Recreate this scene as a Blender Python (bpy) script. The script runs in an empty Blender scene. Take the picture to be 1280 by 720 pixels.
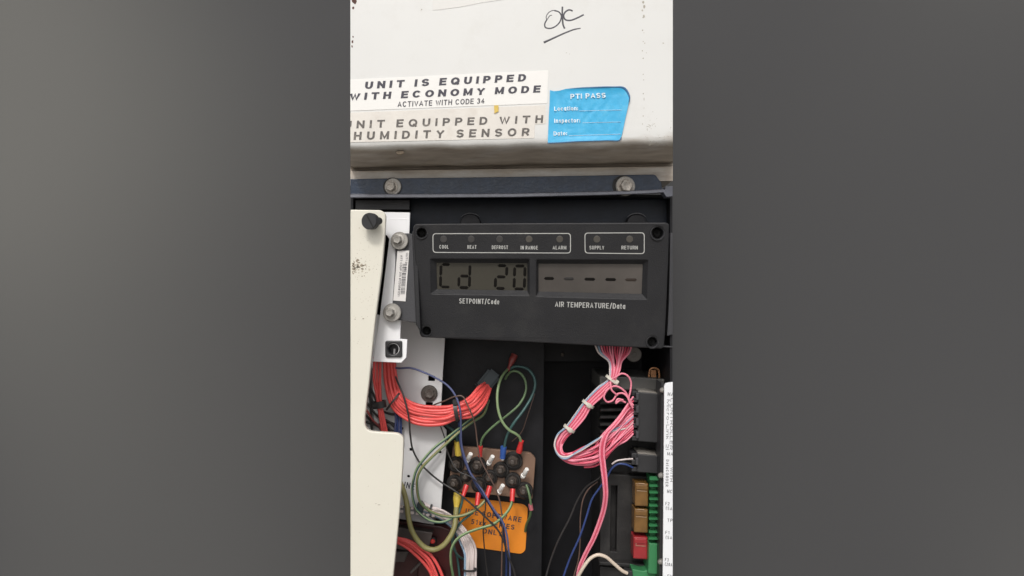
import bpy, bmesh, math, random
from mathutils import Vector, Matrix
random.seed(7)
sc = bpy.context.scene
C = sc.collection
# ---------------------------------------------------------------- camera, world, sun, exposure
S = 0.0006          # metres per unit at the datum plane (front of the mounting rail)
D = 869.0           # camera distance from the datum plane, in the same units
cam = bpy.data.cameras.new('camera'); co = bpy.data.objects.new('camera', cam); C.objects.link(co)
co.location = (0, -D*S, 0); co.rotation_euler = (math.radians(90), 0, 0)
cam.sensor_width = 36; cam.lens = 36*D/1280; cam.clip_start = 0.01; cam.clip_end = 50
sc.camera = co
SUN_EL, SUN_AZ = 46, 10      # degrees; azimuth measured from straight in front, sun slightly to the left
w = bpy.data.worlds.new('World'); sc.world = w; w.use_nodes = True
nt = w.node_tree; nt.nodes.clear()
sky = nt.nodes.new('ShaderNodeTexSky'); sky.sky_type = 'NISHITA'; sky.sun_disc = False
sky.sun_elevation = math.radians(SUN_EL); sky.sun_rotation = math.radians(180+SUN_AZ)
sky.air_density = 1.0; sky.dust_density = 4.0; sky.ozone_density = 0.6
hsv = nt.nodes.new('ShaderNodeHueSaturation'); hsv.inputs['Saturation'].default_value = 0.35
bg = nt.nodes.new('ShaderNodeBackground'); bg.inputs[1].default_value = 0.15
wo = nt.nodes.new('ShaderNodeOutputWorld')
nt.links.new(sky.outputs[0], hsv.inputs['Color']); nt.links.new(hsv.outputs[0], bg.inputs[0]); nt.links.new(bg.outputs[0], wo.inputs[0])
sl = bpy.data.lights.new('sun', 'SUN'); sl.energy = 1.5; sl.angle = math.radians(10); sl.color = (1, .972, .935)
so = bpy.data.objects.new('sun', sl); C.objects.link(so); so.location = (-.3, -1, 1.5)
so.rotation_euler = (math.radians(90-SUN_EL), 0, math.radians(-SUN_AZ))
sc.view_settings.view_transform = 'Standard'; sc.view_settings.look = 'None'
sc.view_settings.exposure = -0.10; sc.view_settings.gamma = 1
sc.render.engine = 'CYCLES'
sc.render.resolution_x = 1024; sc.render.resolution_y = 576

# ---------------------------------------------------------------- materials
def mat(name, col, rough=.5, metal=0., var=.08, ns=120., bump=0., bs=600., stain=None, stain_amt=.5, ss=60., coat=0., spec=.5):
    m = bpy.data.materials.new(name); m.use_nodes = True
    n = m.node_tree.nodes; l = m.node_tree.links
    b = n['Principled BSDF']; b.inputs['Roughness'].default_value = rough; b.inputs['Metallic'].default_value = metal
    b.inputs['Coat Weight'].default_value = coat; b.inputs['Specular IOR Level'].default_value = spec
    tc = n.new('ShaderNodeTexCoord')
    no = n.new('ShaderNodeTexNoise'); no.inputs['Scale'].default_value = ns; no.inputs['Detail'].default_value = 5
    l.new(tc.outputs['Object'], no.inputs['Vector'])
    mx = n.new('ShaderNodeMix'); mx.data_type = 'RGBA'
    mx.inputs[6].default_value = (*[max(0, c*(1-var*2)) for c in col], 1)
    mx.inputs[7].default_value = (*[min(1, c*(1+var*2)) for c in col], 1)
    l.new(no.outputs['Fac'], mx.inputs[0]); out = mx.outputs[2]
    if stain:
        n2 = n.new('ShaderNodeTexNoise'); n2.inputs['Scale'].default_value = ss; n2.inputs['Detail'].default_value = 9
        n2.inputs['Roughness'].default_value = .7
        l.new(tc.outputs['Object'], n2.inputs['Vector'])
        r = n.new('ShaderNodeValToRGB'); r.color_ramp.elements[0].position = .56-.12*stain_amt
        r.color_ramp.elements[1].position = .78-.1*stain_amt
        r.color_ramp.elements[0].color = (0, 0, 0, 1); r.color_ramp.elements[1].color = (stain_amt,)*3+(1,)
        l.new(n2.outputs['Fac'], r.inputs[0])
        m2 = n.new('ShaderNodeMix'); m2.data_type = 'RGBA'; m2.inputs[7].default_value = (*stain, 1)
        l.new(r.outputs[0], m2.inputs[0]); l.new(out, m2.inputs[6]); out = m2.outputs[2]
    l.new(out, b.inputs['Base Color'])
    if bump:
        n3 = n.new('ShaderNodeTexNoise'); n3.inputs['Scale'].default_value = bs; n3.inputs['Detail'].default_value = 4
        l.new(tc.outputs['Object'], n3.inputs['Vector'])
        bp = n.new('ShaderNodeBump'); bp.inputs['Strength'].default_value = bump; bp.inputs['Distance'].default_value = .0006
        l.new(n3.outputs['Fac'], bp.inputs['Height']); l.new(bp.outputs[0], b.inputs['Normal'])
    return m

def lin(r, g, b):
    f = lambda c: (c/255/12.92 if c/255 <= .04045 else ((c/255+.055)/1.055)**2.4)
    return (f(r), f(g), f(b))

M = {}
M['white_steel'] = mat('white_steel', (.70, .70, .68), .42, var=.018, ns=22, bump=.14, bs=70, stain=(.56, .54, .49), stain_amt=.30, ss=26)
M['cream'] = mat('cream_paint', (.70, .675, .585), .4, var=.015, ns=30, bump=.06, bs=200)
M['white_plastic'] = mat('white_plastic', (.86, .86, .87), .4, var=.015, ns=60)
M['navy'] = mat('navy_paint', (.009, .022, .048), .38, var=.3, ns=140, bump=.3, bs=500, stain=(.12, .14, .17), stain_amt=.25, ss=210)
M['navy_edge'] = mat('navy_edge', (.11, .115, .14), .45, var=.2, ns=200, bump=.2)
M['black_box'] = mat('black_interior', (.009, .009, .011), .6, spec=.25, var=.3, ns=60, bump=.15, bs=400)
M['black_plate'] = mat('black_plate', (.012, .012, .014), .5, spec=.25, var=.3, ns=70, bump=.2, bs=500)
M['casing'] = mat('dark_casing', (.024, .023, .023), .5, spec=.3, var=.2, ns=90, bump=.25, bs=900, stain=(.07, .065, .06), stain_amt=.35, ss=90)
M['housing'] = mat('housing_plastic', (.022, .022, .024), .46, spec=.3, var=.12, ns=45, bump=.45, bs=1400, stain=(.055, .053, .049), stain_amt=.3, ss=50)
M['flange'] = mat('flange_plastic', (.045, .045, .05), .5, var=.1, ns=60, bump=.3, bs=1200)
M['cover_grey'] = mat('controller_cover', (.075, .073, .068), .5, var=.15, ns=90, bump=.2, bs=900)
M['hole'] = mat('hole_black', (.004, .004, .004), .7)
M['lcd'] = mat('lcd_glass', (.052, .048, .038), .22, var=.10, ns=25, spec=.4)
M['lcd_reflect'] = mat('lcd_glass_reflect', (.080, .071, .064), .2, var=.3, ns=22, spec=.5)  # brownish reflection on the glass painted into its colour, uneven by noise
M['segment'] = mat('lcd_ink', (.008, .007, .006), .8, spec=.1)
M['seg_soft'] = mat('lcd_ink_brown', (.028, .018, .013), .4)
M['seg_faint'] = mat('lcd_ink_faint', (.016, .014, .013), .6)
M['print'] = mat('white_print', (.48, .48, .46), .5)
M['steel'] = mat('washer_steel', (.33, .315, .29), .42, metal=.55, var=.15, ns=300, bump=.3, bs=1500)
M['bolt'] = mat('bolt_steel', (.40, .37, .33), .42, metal=.45, var=.25, ns=350, bump=.6, bs=1200, stain=(.16, .10, .06), stain_amt=.6, ss=400)
M['dark_bolt'] = mat('dark_bolt', (.10, .085, .075), .45, metal=.3, var=.2, ns=300, bump=.4, bs=1200)
M['chrome'] = mat('bright_metal', (.93, .91, .87), .3, metal=.1, var=.06, ns=300)
M['sticker_white'] = mat('sticker_white', (.81, .80, .77), .35, var=.012, ns=60, bump=.08, bs=300)
M['sticker_old'] = mat('sticker_old', (.71, .675, .62), .4, var=.05, ns=80, bump=.2, bs=300, stain=(.50, .42, .34), stain_amt=.35, ss=70)
M['sticker_clear'] = mat('sticker_yellowed', (.70, .69, .66), .35, var=.015, ns=60)
M['ink'] = mat('ink_black', (.045, .043, .06), .5)
M['ink_old'] = mat('ink_faded', (.105, .095, .088), .5, var=.25, ns=400, stain=(.4, .36, .3), stain_amt=.55, ss=420)
M['marker'] = mat('marker_ink', (.06, .058, .07), .5, var=.3, ns=300)
M['pti'] = mat('sticker_blue', (.045, .42, .72), .38, var=.07, ns=120, bump=.5, bs=160, stain=(.16, .52, .72), stain_amt=.5, ss=130)
M['pti_edge_shade'] = mat('sticker_blue_fold_shade', (.03, .13, .27), .4)  # shade of the folded edge painted as a darker blue
M['pti_print'] = mat('print_on_blue', (.68, .80, .86), .4)
M['yellow_paper'] = mat('yellow_paper', (.66, .47, .10), .5)
M['grime'] = mat('grime_brown', (.28, .225, .165), .8, var=.35, ns=400)
M['grime_pale'] = mat('grime_pale', (.42, .39, .33), .8, var=.3, ns=400)
M['rust'] = mat('rust', (.10, .045, .035), .8, var=.4, ns=400)
M['grey_plate'] = mat('grey_plate', (.66, .66, .665), .45, var=.025, ns=30, bump=.08, bs=200)
M['red_wire'] = mat('red_wire', (.74, .095, .088), .33, var=.06, ns=80, spec=.4)
M['pink_wire'] = mat('pink_wire', (.80, .25, .33), .34, var=.10, ns=60, spec=.4)
M['pink_deep'] = mat('pink_deep_wire', (.60, .08, .135), .34, var=.10, ns=60, spec=.4)
M['pale_wire'] = mat('pale_wire', (.62, .54, .52), .45, var=.06, ns=80)
M['ice_wire'] = mat('ice_blue_wire', (.25, .36, .48), .45, var=.1, ns=80)
M['cream_wire'] = mat('cream_wire', (.62, .52, .42), .45, var=.06, ns=80)
M['green_wire'] = mat('green_wire', (.10, .165, .075), .42, var=.2, ns=60)
M['green_pale'] = mat('pale_green_wire', (.23, .32, .16), .42, var=.2, ns=50)
M['teal_wire'] = mat('teal_wire', (.04, .10, .095), .42, var=.25, ns=60)
M['stripe_wire'] = mat('yellow_stripe', (.30, .28, .07), .42, var=.2, ns=60)
M['olive'] = mat('olive_cable', (.24, .22, .085), .42, var=.12, ns=60)
M['blue_wire'] = mat('blue_wire', (.03, .055, .18), .42, var=.15, ns=60)
M['navy_wire'] = mat('navy_wire', (.018, .035, .11), .42, var=.15, ns=60)
M['lilac_wire'] = mat('lilac_wire', (.085, .10, .21), .42, var=.3, ns=50)
M['brown_wire'] = mat('brown_wire', (.12, .075, .06), .42, var=.25, ns=60)
M['black_wire'] = mat('black_wire', (.030, .028, .028), .42, var=.2, ns=60)
M['tie_white'] = mat('tie_white', (.60, .57, .49), .4)
M['tie_black'] = mat('tie_black', (.028, .026, .026), .4)
M['board'] = mat('brown_board', (.20, .12, .08), .55, var=.12, ns=90, bump=.2)
M['knob'] = mat('terminal_black', (.020, .018, .017), .6, var=.3, ns=200, bump=.5, bs=700)
M['stud'] = mat('terminal_stud', (.075, .06, .05), .45, metal=.4, var=.3, ns=300)
M['crimp_red'] = mat('crimp_red', (.60, .035, .035), .35, var=.1)
M['crimp_dark'] = mat('crimp_dark_red', (.24, .045, .04), .4, var=.1)
M['crimp_pink'] = mat('crimp_pink', (.42, .12, .14), .4, var=.1)
M['crimp_yellow'] = mat('crimp_yellow', (.56, .41, .06), .4, var=.1)
M['crimp_blue'] = mat('crimp_blue', (.035, .10, .36), .35, var=.1)
M['orange'] = mat('sticker_orange', (.78, .25, .018), .42, var=.05, ns=60, bump=.15, bs=300, stain=(.42, .13, .03), stain_amt=.25, ss=60)
M['teal_plug'] = mat('teal_plug', (.016, .028, .034), .45, var=.2)
M['tray'] = mat('tray_grey', (.22, .215, .22), .5, var=.1)
M['part_brown'] = mat('relay_brown', (.085, .07, .065), .45, var=.15)
M['maroon'] = mat('maroon_plastic', (.055, .012, .012), .35, var=.3, ns=80)
M['red_lens'] = mat('red_lens', (.45, .04, .035), .15, coat=.6)
M['green_block'] = mat('green_terminal', (.045, .215, .085), .35, var=.06, ns=80)
M['amber'] = mat('amber_fuse', (.17, .085, .022), .25, var=.3, ns=120, coat=.4)
M['red_fuse'] = mat('red_fuse', (.30, .022, .026), .25, var=.15, ns=120, coat=.4)
M['fuse_line'] = mat('fuse_mark', (.42, .30, .20), .4)
M['conn'] = mat('connector_black', (.026, .026, .028), .45, var=.12, ns=120, bump=.15, bs=900)
M['conn_highlight'] = mat('connector_highlight', (.20, .185, .165), .45, var=.2)  # highlight colour for the plug tops, painted rather than lit
M['strip_white'] = mat('legend_white', (.80, .81, .83), .4, var=.015)
M['ink_strip'] = mat('legend_ink', (.11, .11, .12), .5)
M['brass'] = mat('copper_tube', (.42, .20, .09), .35, metal=.15, var=.2)
M['disc'] = mat('plastic_disc', (.17, .155, .14), .45, var=.15)
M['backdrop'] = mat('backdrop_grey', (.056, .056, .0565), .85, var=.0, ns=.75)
def mottle(m, off, c1, c2):     # brightness falloff painted into the backdrop colour as broad cloudy noise
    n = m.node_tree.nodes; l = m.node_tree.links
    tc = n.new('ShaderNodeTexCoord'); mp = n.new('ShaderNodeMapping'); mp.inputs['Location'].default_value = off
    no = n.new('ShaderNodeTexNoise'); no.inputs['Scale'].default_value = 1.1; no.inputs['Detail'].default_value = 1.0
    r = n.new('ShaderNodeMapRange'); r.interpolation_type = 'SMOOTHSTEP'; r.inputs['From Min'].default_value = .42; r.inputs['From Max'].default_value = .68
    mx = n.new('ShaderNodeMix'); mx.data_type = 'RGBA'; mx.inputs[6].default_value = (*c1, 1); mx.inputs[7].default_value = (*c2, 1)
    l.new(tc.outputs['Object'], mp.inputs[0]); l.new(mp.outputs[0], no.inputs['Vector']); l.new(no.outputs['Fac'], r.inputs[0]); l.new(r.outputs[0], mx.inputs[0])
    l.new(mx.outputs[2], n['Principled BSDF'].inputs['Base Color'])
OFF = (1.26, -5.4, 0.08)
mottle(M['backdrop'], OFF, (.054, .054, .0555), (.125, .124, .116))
M['label_paper'] = mat('label_paper', (.72, .70, .68), .5, var=.03, ns=200)

# grimy lip of the white panel: dirt that clings to the turned-under edge, broken up by noise
def lip_material():
    m = M['white_steel'].copy(); m.name = 'white_steel_grimy'
    n = m.node_tree.nodes; l = m.node_tree.links; b = n['Principled BSDF']
    prev = b.inputs['Base Color'].links[0].from_socket
    tc = n.new('ShaderNodeTexCoord'); at = n.new('ShaderNodeAttribute'); at.attribute_name = 'grime'
    no = n.new('ShaderNodeTexNoise'); no.inputs['Scale'].default_value = 55; no.inputs['Detail'].default_value = 8; no.inputs['Roughness'].default_value = .65
    mp = n.new('ShaderNodeMapping'); mp.inputs['Scale'].default_value = (.35, 1, 1.3)
    l.new(tc.outputs['Object'], mp.inputs[0]); l.new(mp.outputs[0], no.inputs['Vector'])
    a = n.new('ShaderNodeMath'); a.operation = 'MULTIPLY_ADD'; a.inputs[1].default_value = 1.1; a.inputs[2].default_value = -.55
    l.new(no.outputs['Fac'], a.inputs[0])
    s = n.new('ShaderNodeMath'); s.operation = 'ADD'; s.use_clamp = True
    l.new(at.outputs['Fac'], s.inputs[0]); l.new(a.outputs[0], s.inputs[1])
    r = n.new('ShaderNodeMapRange'); r.inputs['From Min'].default_value = .3; r.inputs['From Max'].default_value = .75
    l.new(s.outputs[0], r.inputs[0])
    n2 = n.new('ShaderNodeTexNoise'); n2.inputs['Scale'].default_value = 130; n2.inputs['Detail'].default_value = 8
    l.new(mp.outputs[0], n2.inputs['Vector'])
    d = n.new('ShaderNodeMix'); d.data_type = 'RGBA'; d.inputs[6].default_value = (.20, .155, .12, 1); d.inputs[7].default_value = (.60, .54, .46, 1)
    l.new(n2.outputs['Fac'], d.inputs[0])
    mx = n.new('ShaderNodeMix'); mx.data_type = 'RGBA'
    l.new(r.outputs[0], mx.inputs[0]); l.new(prev, mx.inputs[6]); l.new(d.outputs[2], mx.inputs[7])
    l.new(mx.outputs[2], b.inputs['Base Color'])
    return m
M['lip'] = lip_material()

# ---------------------------------------------------------------- helpers
def P(x, y, d):
    k = (D-d)/D*S
    return Vector(((x-640)*k, -d*S, (360-y)*k))
def depth(d, x, y): return d(x, y) if callable(d) else d

ORIGIN = {}     # object name -> world origin shared by a thing and its parts
def link(name, bm, m, parent=None, sharp=35):
    for f in bm.faces: f.smooth = True
    for e in bm.edges:
        if len(e.link_faces) == 2:
            try: a = e.calc_face_angle()
            except Exception: a = 0
            e.smooth = a < math.radians(sharp)
    if parent is None:
        n = max(1, len(bm.verts)); org = sum((v.co for v in bm.verts), Vector())/n
    else: org = ORIGIN[parent.name]
    for v in bm.verts: v.co -= org
    me = bpy.data.meshes.new(name); bm.to_mesh(me); bm.free()
    me.materials.append(M[m] if isinstance(m, str) else m)
    o = bpy.data.objects.new(name, me); C.objects.link(o)
    if parent is None: o.location = org
    else: o.parent = parent
    ORIGIN[o.name] = org
    return o
def tag(o, label=None, cat=None, group=None, kind=None):
    if label: o['label'] = label
    if cat: o['category'] = cat
    if group: o['group'] = group
    if kind: o['kind'] = kind
    return o
def thing(name, loc, label, cat, group=None):
    o = bpy.data.objects.new(name, None); C.objects.link(o); o.location = loc; o.empty_display_size = .01
    ORIGIN[o.name] = Vector(loc)
    return tag(o, label, cat, group)

def curve_bm(cu):
    ob = bpy.data.objects.new('tmp', cu); C.objects.link(ob)
    dg = bpy.context.evaluated_depsgraph_get()
    me = bpy.data.meshes.new_from_object(ob.evaluated_get(dg))
    bm = bmesh.new(); bm.from_mesh(me)
    bpy.data.objects.remove(ob); bpy.data.meshes.remove(me)
    return bm
def clip_px(bm, x0=438., x1=841.):
    bmesh.ops.bisect_plane(bm, geom=bm.verts[:]+bm.edges[:]+bm.faces[:], plane_co=(x0, 0, 0), plane_no=(-1, 0, 0), clear_outer=True)
    bmesh.ops.bisect_plane(bm, geom=bm.verts[:]+bm.edges[:]+bm.faces[:], plane_co=(x1, 0, 0), plane_no=(1, 0, 0), clear_outer=True)
def to_world(bm, d):
    for v in bm.verts:
        x, y, h = v.co.x, -v.co.y, v.co.z
        v.co = P(x, y, depth(d, x, y)) + Vector((0, -h*S, 0))
def rnd(pts, r, n=5):
    """round polygon corners; r number or list"""
    out = []
    N = len(pts)
    for i in range(N):
        a, b, c = Vector(pts[i-1]), Vector(pts[i]), Vector(pts[(i+1) % N])
        ri = r[i] if isinstance(r, (list, tuple)) else r
        if ri <= 0: out.append(tuple(b)); continue
        u = (a-b); v = (c-b); t = min(ri, u.length*.48, v.length*.48)
        p0 = b+u.normalized()*t; p1 = b+v.normalized()*t
        for k in range(n+1):
            s = k/n; out.append(tuple(p0*(1-s)**2+b*2*s*(1-s)+p1*s*s))
    return out
def circ(x, y, r, n=20, ry=None):
    return [(x+r*math.cos(2*math.pi*k/n), y+(ry or r)*math.sin(2*math.pi*k/n)) for k in range(n)]
def plate_bm(outs, d, T=4, bevel=.6, h=0, clip=False):
    """outlines in picture units (first = outer, rest = holes) -> solid plate, front face at depth d (+h)"""
    cu = bpy.data.curves.new('c', 'CURVE'); cu.dimensions = '2D'; cu.fill_mode = 'BOTH'
    bevel = min(bevel, T*.45)
    for pts in outs:
        sp = cu.splines.new('POLY'); sp.points.add(len(pts)-1); sp.use_cyclic_u = True
        for p, q in zip(sp.points, pts): p.co = (q[0], -q[1], 0, 1)
    cu.extrude = T/2-bevel; cu.bevel_depth = bevel; cu.bevel_resolution = 1; cu.offset = -bevel
    bm = curve_bm(cu); bpy.data.curves.remove(cu)
    bmesh.ops.remove_doubles(bm, verts=bm.verts[:], dist=.001)
    for v in bm.verts: v.co.z += h-T/2
    if clip: clip_px(bm)
    to_world(bm, d)
    return bm
def plate(name, outs, d, m, parent=None, T=4, bevel=.6, h=0, clip=False, sharp=14):
    if not isinstance(outs[0][0], (tuple, list)): outs = [outs]
    return link(name, plate_bm(outs, d, T, bevel, h, clip), m, parent, sharp)
def rect(x0, y0, x1, y1): return [(x0, y0), (x1, y0), (x1, y1), (x0, y1)]

# lettering is drawn with a small stroke alphabet (grotesque capitals, digits and the lower case that is needed)
def arc(cx, cy, rx, ry, a0, a1, n=10): return [(cx+rx*math.cos(math.radians(a0+(a1-a0)*k/n)), cy+ry*math.sin(math.radians(a0+(a1-a0)*k/n))) for k in range(n+1)]
def glyphs():
    G = {}; O = [arc(.5, .5, .5, .5, 90, 450, 24)]
    G['I'] = (.0, [[(0, 0), (0, 1)]]); G['U'] = (.72, [[(0, 1), (0, .36)]+arc(.5, .36, .5, .36, 180, 360)+[(1, 1)]]); G['N'] = (.74, [[(0, 0), (0, 1)], [(0, 1), (1, 0)], [(1, 0), (1, 1)]])
    G['T'] = (.72, [[(0, 1), (1, 1)], [(.5, .97), (.5, 0)]]); G['S'] = (.68, [arc(.5, .75, .5, .25, 25, 270, 12)[:-1]+arc(.5, .25, .5, .25, 90, -155, 12)])
    G['E'] = (.62, [[(1, 1), (0, 1), (0, 0), (1, 0)], [(.05, .52), (.9, .52)]]); G['F'] = (.58, [[(1, 1), (0, 1), (0, 0)], [(.05, .5), (.85, .5)]]); G['L'] = (.56, [[(0, 1), (0, 0), (1, 0)]])
    G['O'] = (.86, O); G['0'] = (.62, O); G['Q'] = (.86, O+[[(.6, .3), (1.02, -.08)]]); G['C'] = (.80, [arc(.5, .5, .5, .5, 42, 318, 20)])
    G['G'] = (.84, [arc(.5, .5, .5, .5, 42, 350, 20)+[(1, .5), (.6, .5)]])
    G['D'] = (.74, [[(0, 0), (0, 1), (.4, 1)]+arc(.45, .5, .55, .5, 90, -90, 14)[1:]+[(.4, 0), (0, 0)]])
    bowl = lambda y0, y1, w=1.: [(0, y1), (.55*w, y1)]+arc(.6*w, (y0+y1)/2, .4*w, (y1-y0)/2, 90, -90, 10)+[(.55*w, y0), (0, y0)]
    G['P'] = (.66, [[(0, 0), (0, 1)], bowl(.44, 1)]); G['R'] = (.70, [[(0, 0), (0, 1)], bowl(.46, 1), [(.55, .46), (1, 0)]]); G['B'] = (.68, [[(0, 0), (0, 1)], bowl(.52, 1, .92), bowl(0, .52)])
    G['W'] = (1.12, [[(0, 1), (.27, 0), (.5, .9), (.73, 0), (1, 1)]]); G['M'] = (.88, [[(0, 0), (0, 1)], [(0, 1), (.5, .1), (1, 1)], [(1, 1), (1, 0)]]); G['H'] = (.72, [[(0, 0), (0, 1)], [(1, 0), (1, 1)], [(0, .52), (1, .52)]])
    G['Y'] = (.78, [[(0, 1), (.5, .45), (1, 1)], [(.5, .47), (.5, 0)]]); G['A'] = (.80, [[(0, 0), (.5, 1), (1, 0)], [(.2, .32), (.8, .32)]]); G['V'] = (.80, [[(0, 1), (.5, 0), (1, 1)]])
    G['3'] = (.56, [arc(.45, .75, .5, .25, 150, -80, 10)+arc(.45, .26, .52, .26, 85, -150, 10)]); G['4'] = (.6, [[(1, .28), (0, .28), (.72, 1), (.72, 0)]]); G['5'] = (.58, [[(.9, 1), (.15, 1), (.05, .52)]+arc(.45, .32, .52, .32, 125, -150, 12)])
    G['1'] = (.3, [[(0, .75), (1, 1), (1, 0)]]); G['2'] = (.58, [arc(.5, .72, .5, .28, 160, -30, 10)+[(0, 0), (1, 0)]]); G['7'] = (.58, [[(0, 1), (1, 1), (.35, 0)]]); G['9'] = (.58, [arc(.5, .7, .46, .3, 0, 360, 16), [(.98, .7), (.9, .25), (.5, 0), (.1, .08)]])
    G['('] = (.18, [[(1, 1.1), (0, .75), (0, .2), (1, -.15)]]); G[')'] = (.18, [[(0, 1.1), (1, .75), (1, .2), (0, -.15)]]); G['#'] = (.6, [[(.25, 0), (.4, 1)], [(.65, 0), (.8, 1)], [(0, .65), (1, .65)], [(0, .33), (1, .33)]])
    G['/'] = (.42, [[(0, -.1), (1, 1.1)]]); G[':'] = (.0, [[(0, .0), (0, .12)], [(0, .5), (0, .62)]]); G['-'] = (.3, [[(0, .4), (1, .4)]])
    x = .72; h = x/2; ring = [arc(.5, h, .5, h, 90, 450, 18)]
    G['o'] = (.56, ring); G['c'] = (.5, [arc(.5, h, .5, h, 45, 315, 14)]); G['e'] = (.54, [[(.05, h), (.98, h)]+arc(.5, h, .5, h, 0, 320, 16)[1:]]); G['d'] = (.54, ring+[[(1, 0), (1, 1)]]); G['a'] = (.52, ring+[[(1, 0), (1, x)]])
    G['t'] = (.3, [[(.4, .95), (.4, .12), (.6, 0), (1, 0)], [(0, x), (1, x)]]); G['i'] = (.0, [[(0, 0), (0, x)], [(0, .9), (0, 1.02)]]); G['n'] = (.5, [[(0, 0), (0, x)], [(0, x*.6), (.3, x), (.8, x), (1, x*.75), (1, 0)]])
    G['s'] = (.46, [[(.95, x*.82), (.6, x), (.1, x*.85), (.2, x*.55), (.85, x*.42), (.95, x*.15), (.5, 0), (0, x*.15)]]); G['p'] = (.54, ring+[[(0, x), (0, -.3)]]); G['r'] = (.3, [[(0, 0), (0, x)], [(0, x*.6), (.5, x), (1, x)]])
    G['x'] = (.5, [[(0, 0), (1, x)], [(0, x), (1, 0)]]); G['k'] = (.5, [[(0, 0), (0, 1)], [(0, .25), (.9, x)], [(.3, .42), (1, 0)]]); G['u'] = (.5, [[(0, x), (0, .2), (.25, 0), (.7, 0), (1, .25)], [(1, 0), (1, x)]])
    return G
GL = glyphs()
def text_bm(s, a, b, cap, d, wt=.2, h=.35, T=.3, gap=.28, clip=True, shear=0., thin=.8):
    """wt: stroke weight, gap: letter gap, both as a fraction of the cap height; letters widen to fill the line a-b"""
    a = Vector(a); b = Vector(b); e = (b-a); L = e.length; e.normalize(); up = Vector((e.y, -e.x))
    t = wt*cap; g = gap*cap; up = up*thin; cap = cap/thin
    fix = 0; wid = 0
    for i, ch in enumerate(s):
        if ch == ' ': wid += .45; fix += g*.6; continue
        fix += t; wid += GL[ch][0]
        if i < len(s)-1: fix += g
    k = max(.1, (L-fix)/wid)
    bm = bmesh.new(); x = 0; lay = 0
    for ch in s:
        if ch == ' ': x += .45*k+g*.6; continue
        gw, strokes = GL[ch]; W = gw*k
        for st in strokes:
            pts = [Vector((x+t/2+px*W, t/2+py*(cap-t))) for px, py in st]
            q = [pts[0]]
            for p in pts[1:]:
                if (p-q[-1]).length > 1e-4: q.append(p)
            pts = q
            closed = (pts[0]-pts[-1]).length < 1e-3
            if closed: pts = pts[:-1]
            n = len(pts); Ls = []; Rs = []
            for i in range(n):
                pa = pts[i-1] if (i > 0 or closed) else None; pc = pts[(i+1) % n] if (i < n-1 or closed) else None
                d1 = (pts[i]-pa).normalized() if pa is not None else None; d2 = (pc-pts[i]).normalized() if pc is not None else None
                if d1 is None: d1 = d2
                if d2 is None: d2 = d1
                n1 = Vector((-d1.y, d1.x)); n2 = Vector((-d2.y, d2.x)); mm = (n1+n2)
                if mm.length < .2: mm = n1
                mm.normalize(); kk = min(1.6, 1/max(.3, mm.dot(n1)))
                c_ = pts[i].copy()
                if not closed and i == 0: c_ -= d2*(t/2 if abs(d2.y) < .2 or abs(d2.x) < .2 else t*.2)
                if not closed and i == n-1: c_ += d1*(t/2 if abs(d1.y) < .2 or abs(d1.x) < .2 else t*.2)
                Ls.append(c_+mm*t/2*kk); Rs.append(c_-mm*t/2*kk)
            hh = h+.03*(lay % 4); lay += 1
            def V(p, z):
                w_ = a+e*(p.x+shear*p.y)+up*p.y; return bm.verts.new((w_.x, -w_.y, z))
            VL = [V(p, hh) for p in Ls]; VR = [V(p, hh) for p in Rs]; VL2 = [V(p, hh-T) for p in Ls]; VR2 = [V(p, hh-T) for p in Rs]
            for i in range(n if closed else n-1):
                j = (i+1) % n
                bm.faces.new((VL[i], VR[i], VR[j], VL[j])); bm.faces.new((VL[i], VL[j], VL2[j], VL2[i])); bm.faces.new((VR[i], VR2[i], VR2[j], VR[j]))
            if not closed:
                bm.faces.new((VL[0], VL2[0], VR2[0], VR[0])); bm.faces.new((VL[-1], VR[-1], VR2[-1], VL2[-1]))
        x += W+t+g
    if clip: clip_px(bm)
    to_world(bm, d)
    return bm
def merge(bms):
    out = bmesh.new()
    for b in bms:
        me = bpy.data.meshes.new('m'); b.to_mesh(me); b.free(); out.from_mesh(me); bpy.data.meshes.remove(me)
    return out
def text(name, items, d, m, parent, **kw):
    """items: list of (string, baseline start, baseline end, cap height[, extra kw])"""
    return link(name, merge([text_bm(*it[:4], d, **{**kw, **(it[4] if len(it) > 4 else {})}) for it in items]), m, parent)

def catmull(pts, n=8):
    pts = [Vector(p) for p in pts]
    if len(pts) == 2: return [pts[0].lerp(pts[1], k/4) for k in range(5)]
    P_ = [pts[0]*2-pts[1]]+pts+[pts[-1]*2-pts[-2]]
    out = []
    for i in range(1, len(P_)-2):
        p0, p1, p2, p3 = P_[i-1:i+3]
        t0 = 0; al = .5
        t1 = t0+max(1e-9, (p1-p0).length)**al; t2 = t1+max(1e-9, (p2-p1).length)**al; t3 = t2+max(1e-9, (p3-p2).length)**al
        for k in range(n):
            t = t1+(t2-t1)*k/n
            A1 = p0*((t1-t)/(t1-t0))+p1*((t-t0)/(t1-t0)); A2 = p1*((t2-t)/(t2-t1))+p2*((t-t1)/(t2-t1)); A3 = p2*((t3-t)/(t3-t2))+p3*((t-t2)/(t3-t2))
            B1 = A1*((t2-t)/(t2-t0))+A2*((t-t0)/(t2-t0)); B2 = A2*((t3-t)/(t3-t1))+A3*((t-t1)/(t3-t1))
            out.append(B1*((t2-t)/(t2-t1))+B2*((t-t1)/(t2-t1)))
    out.append(pts[-1]); return out
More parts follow.
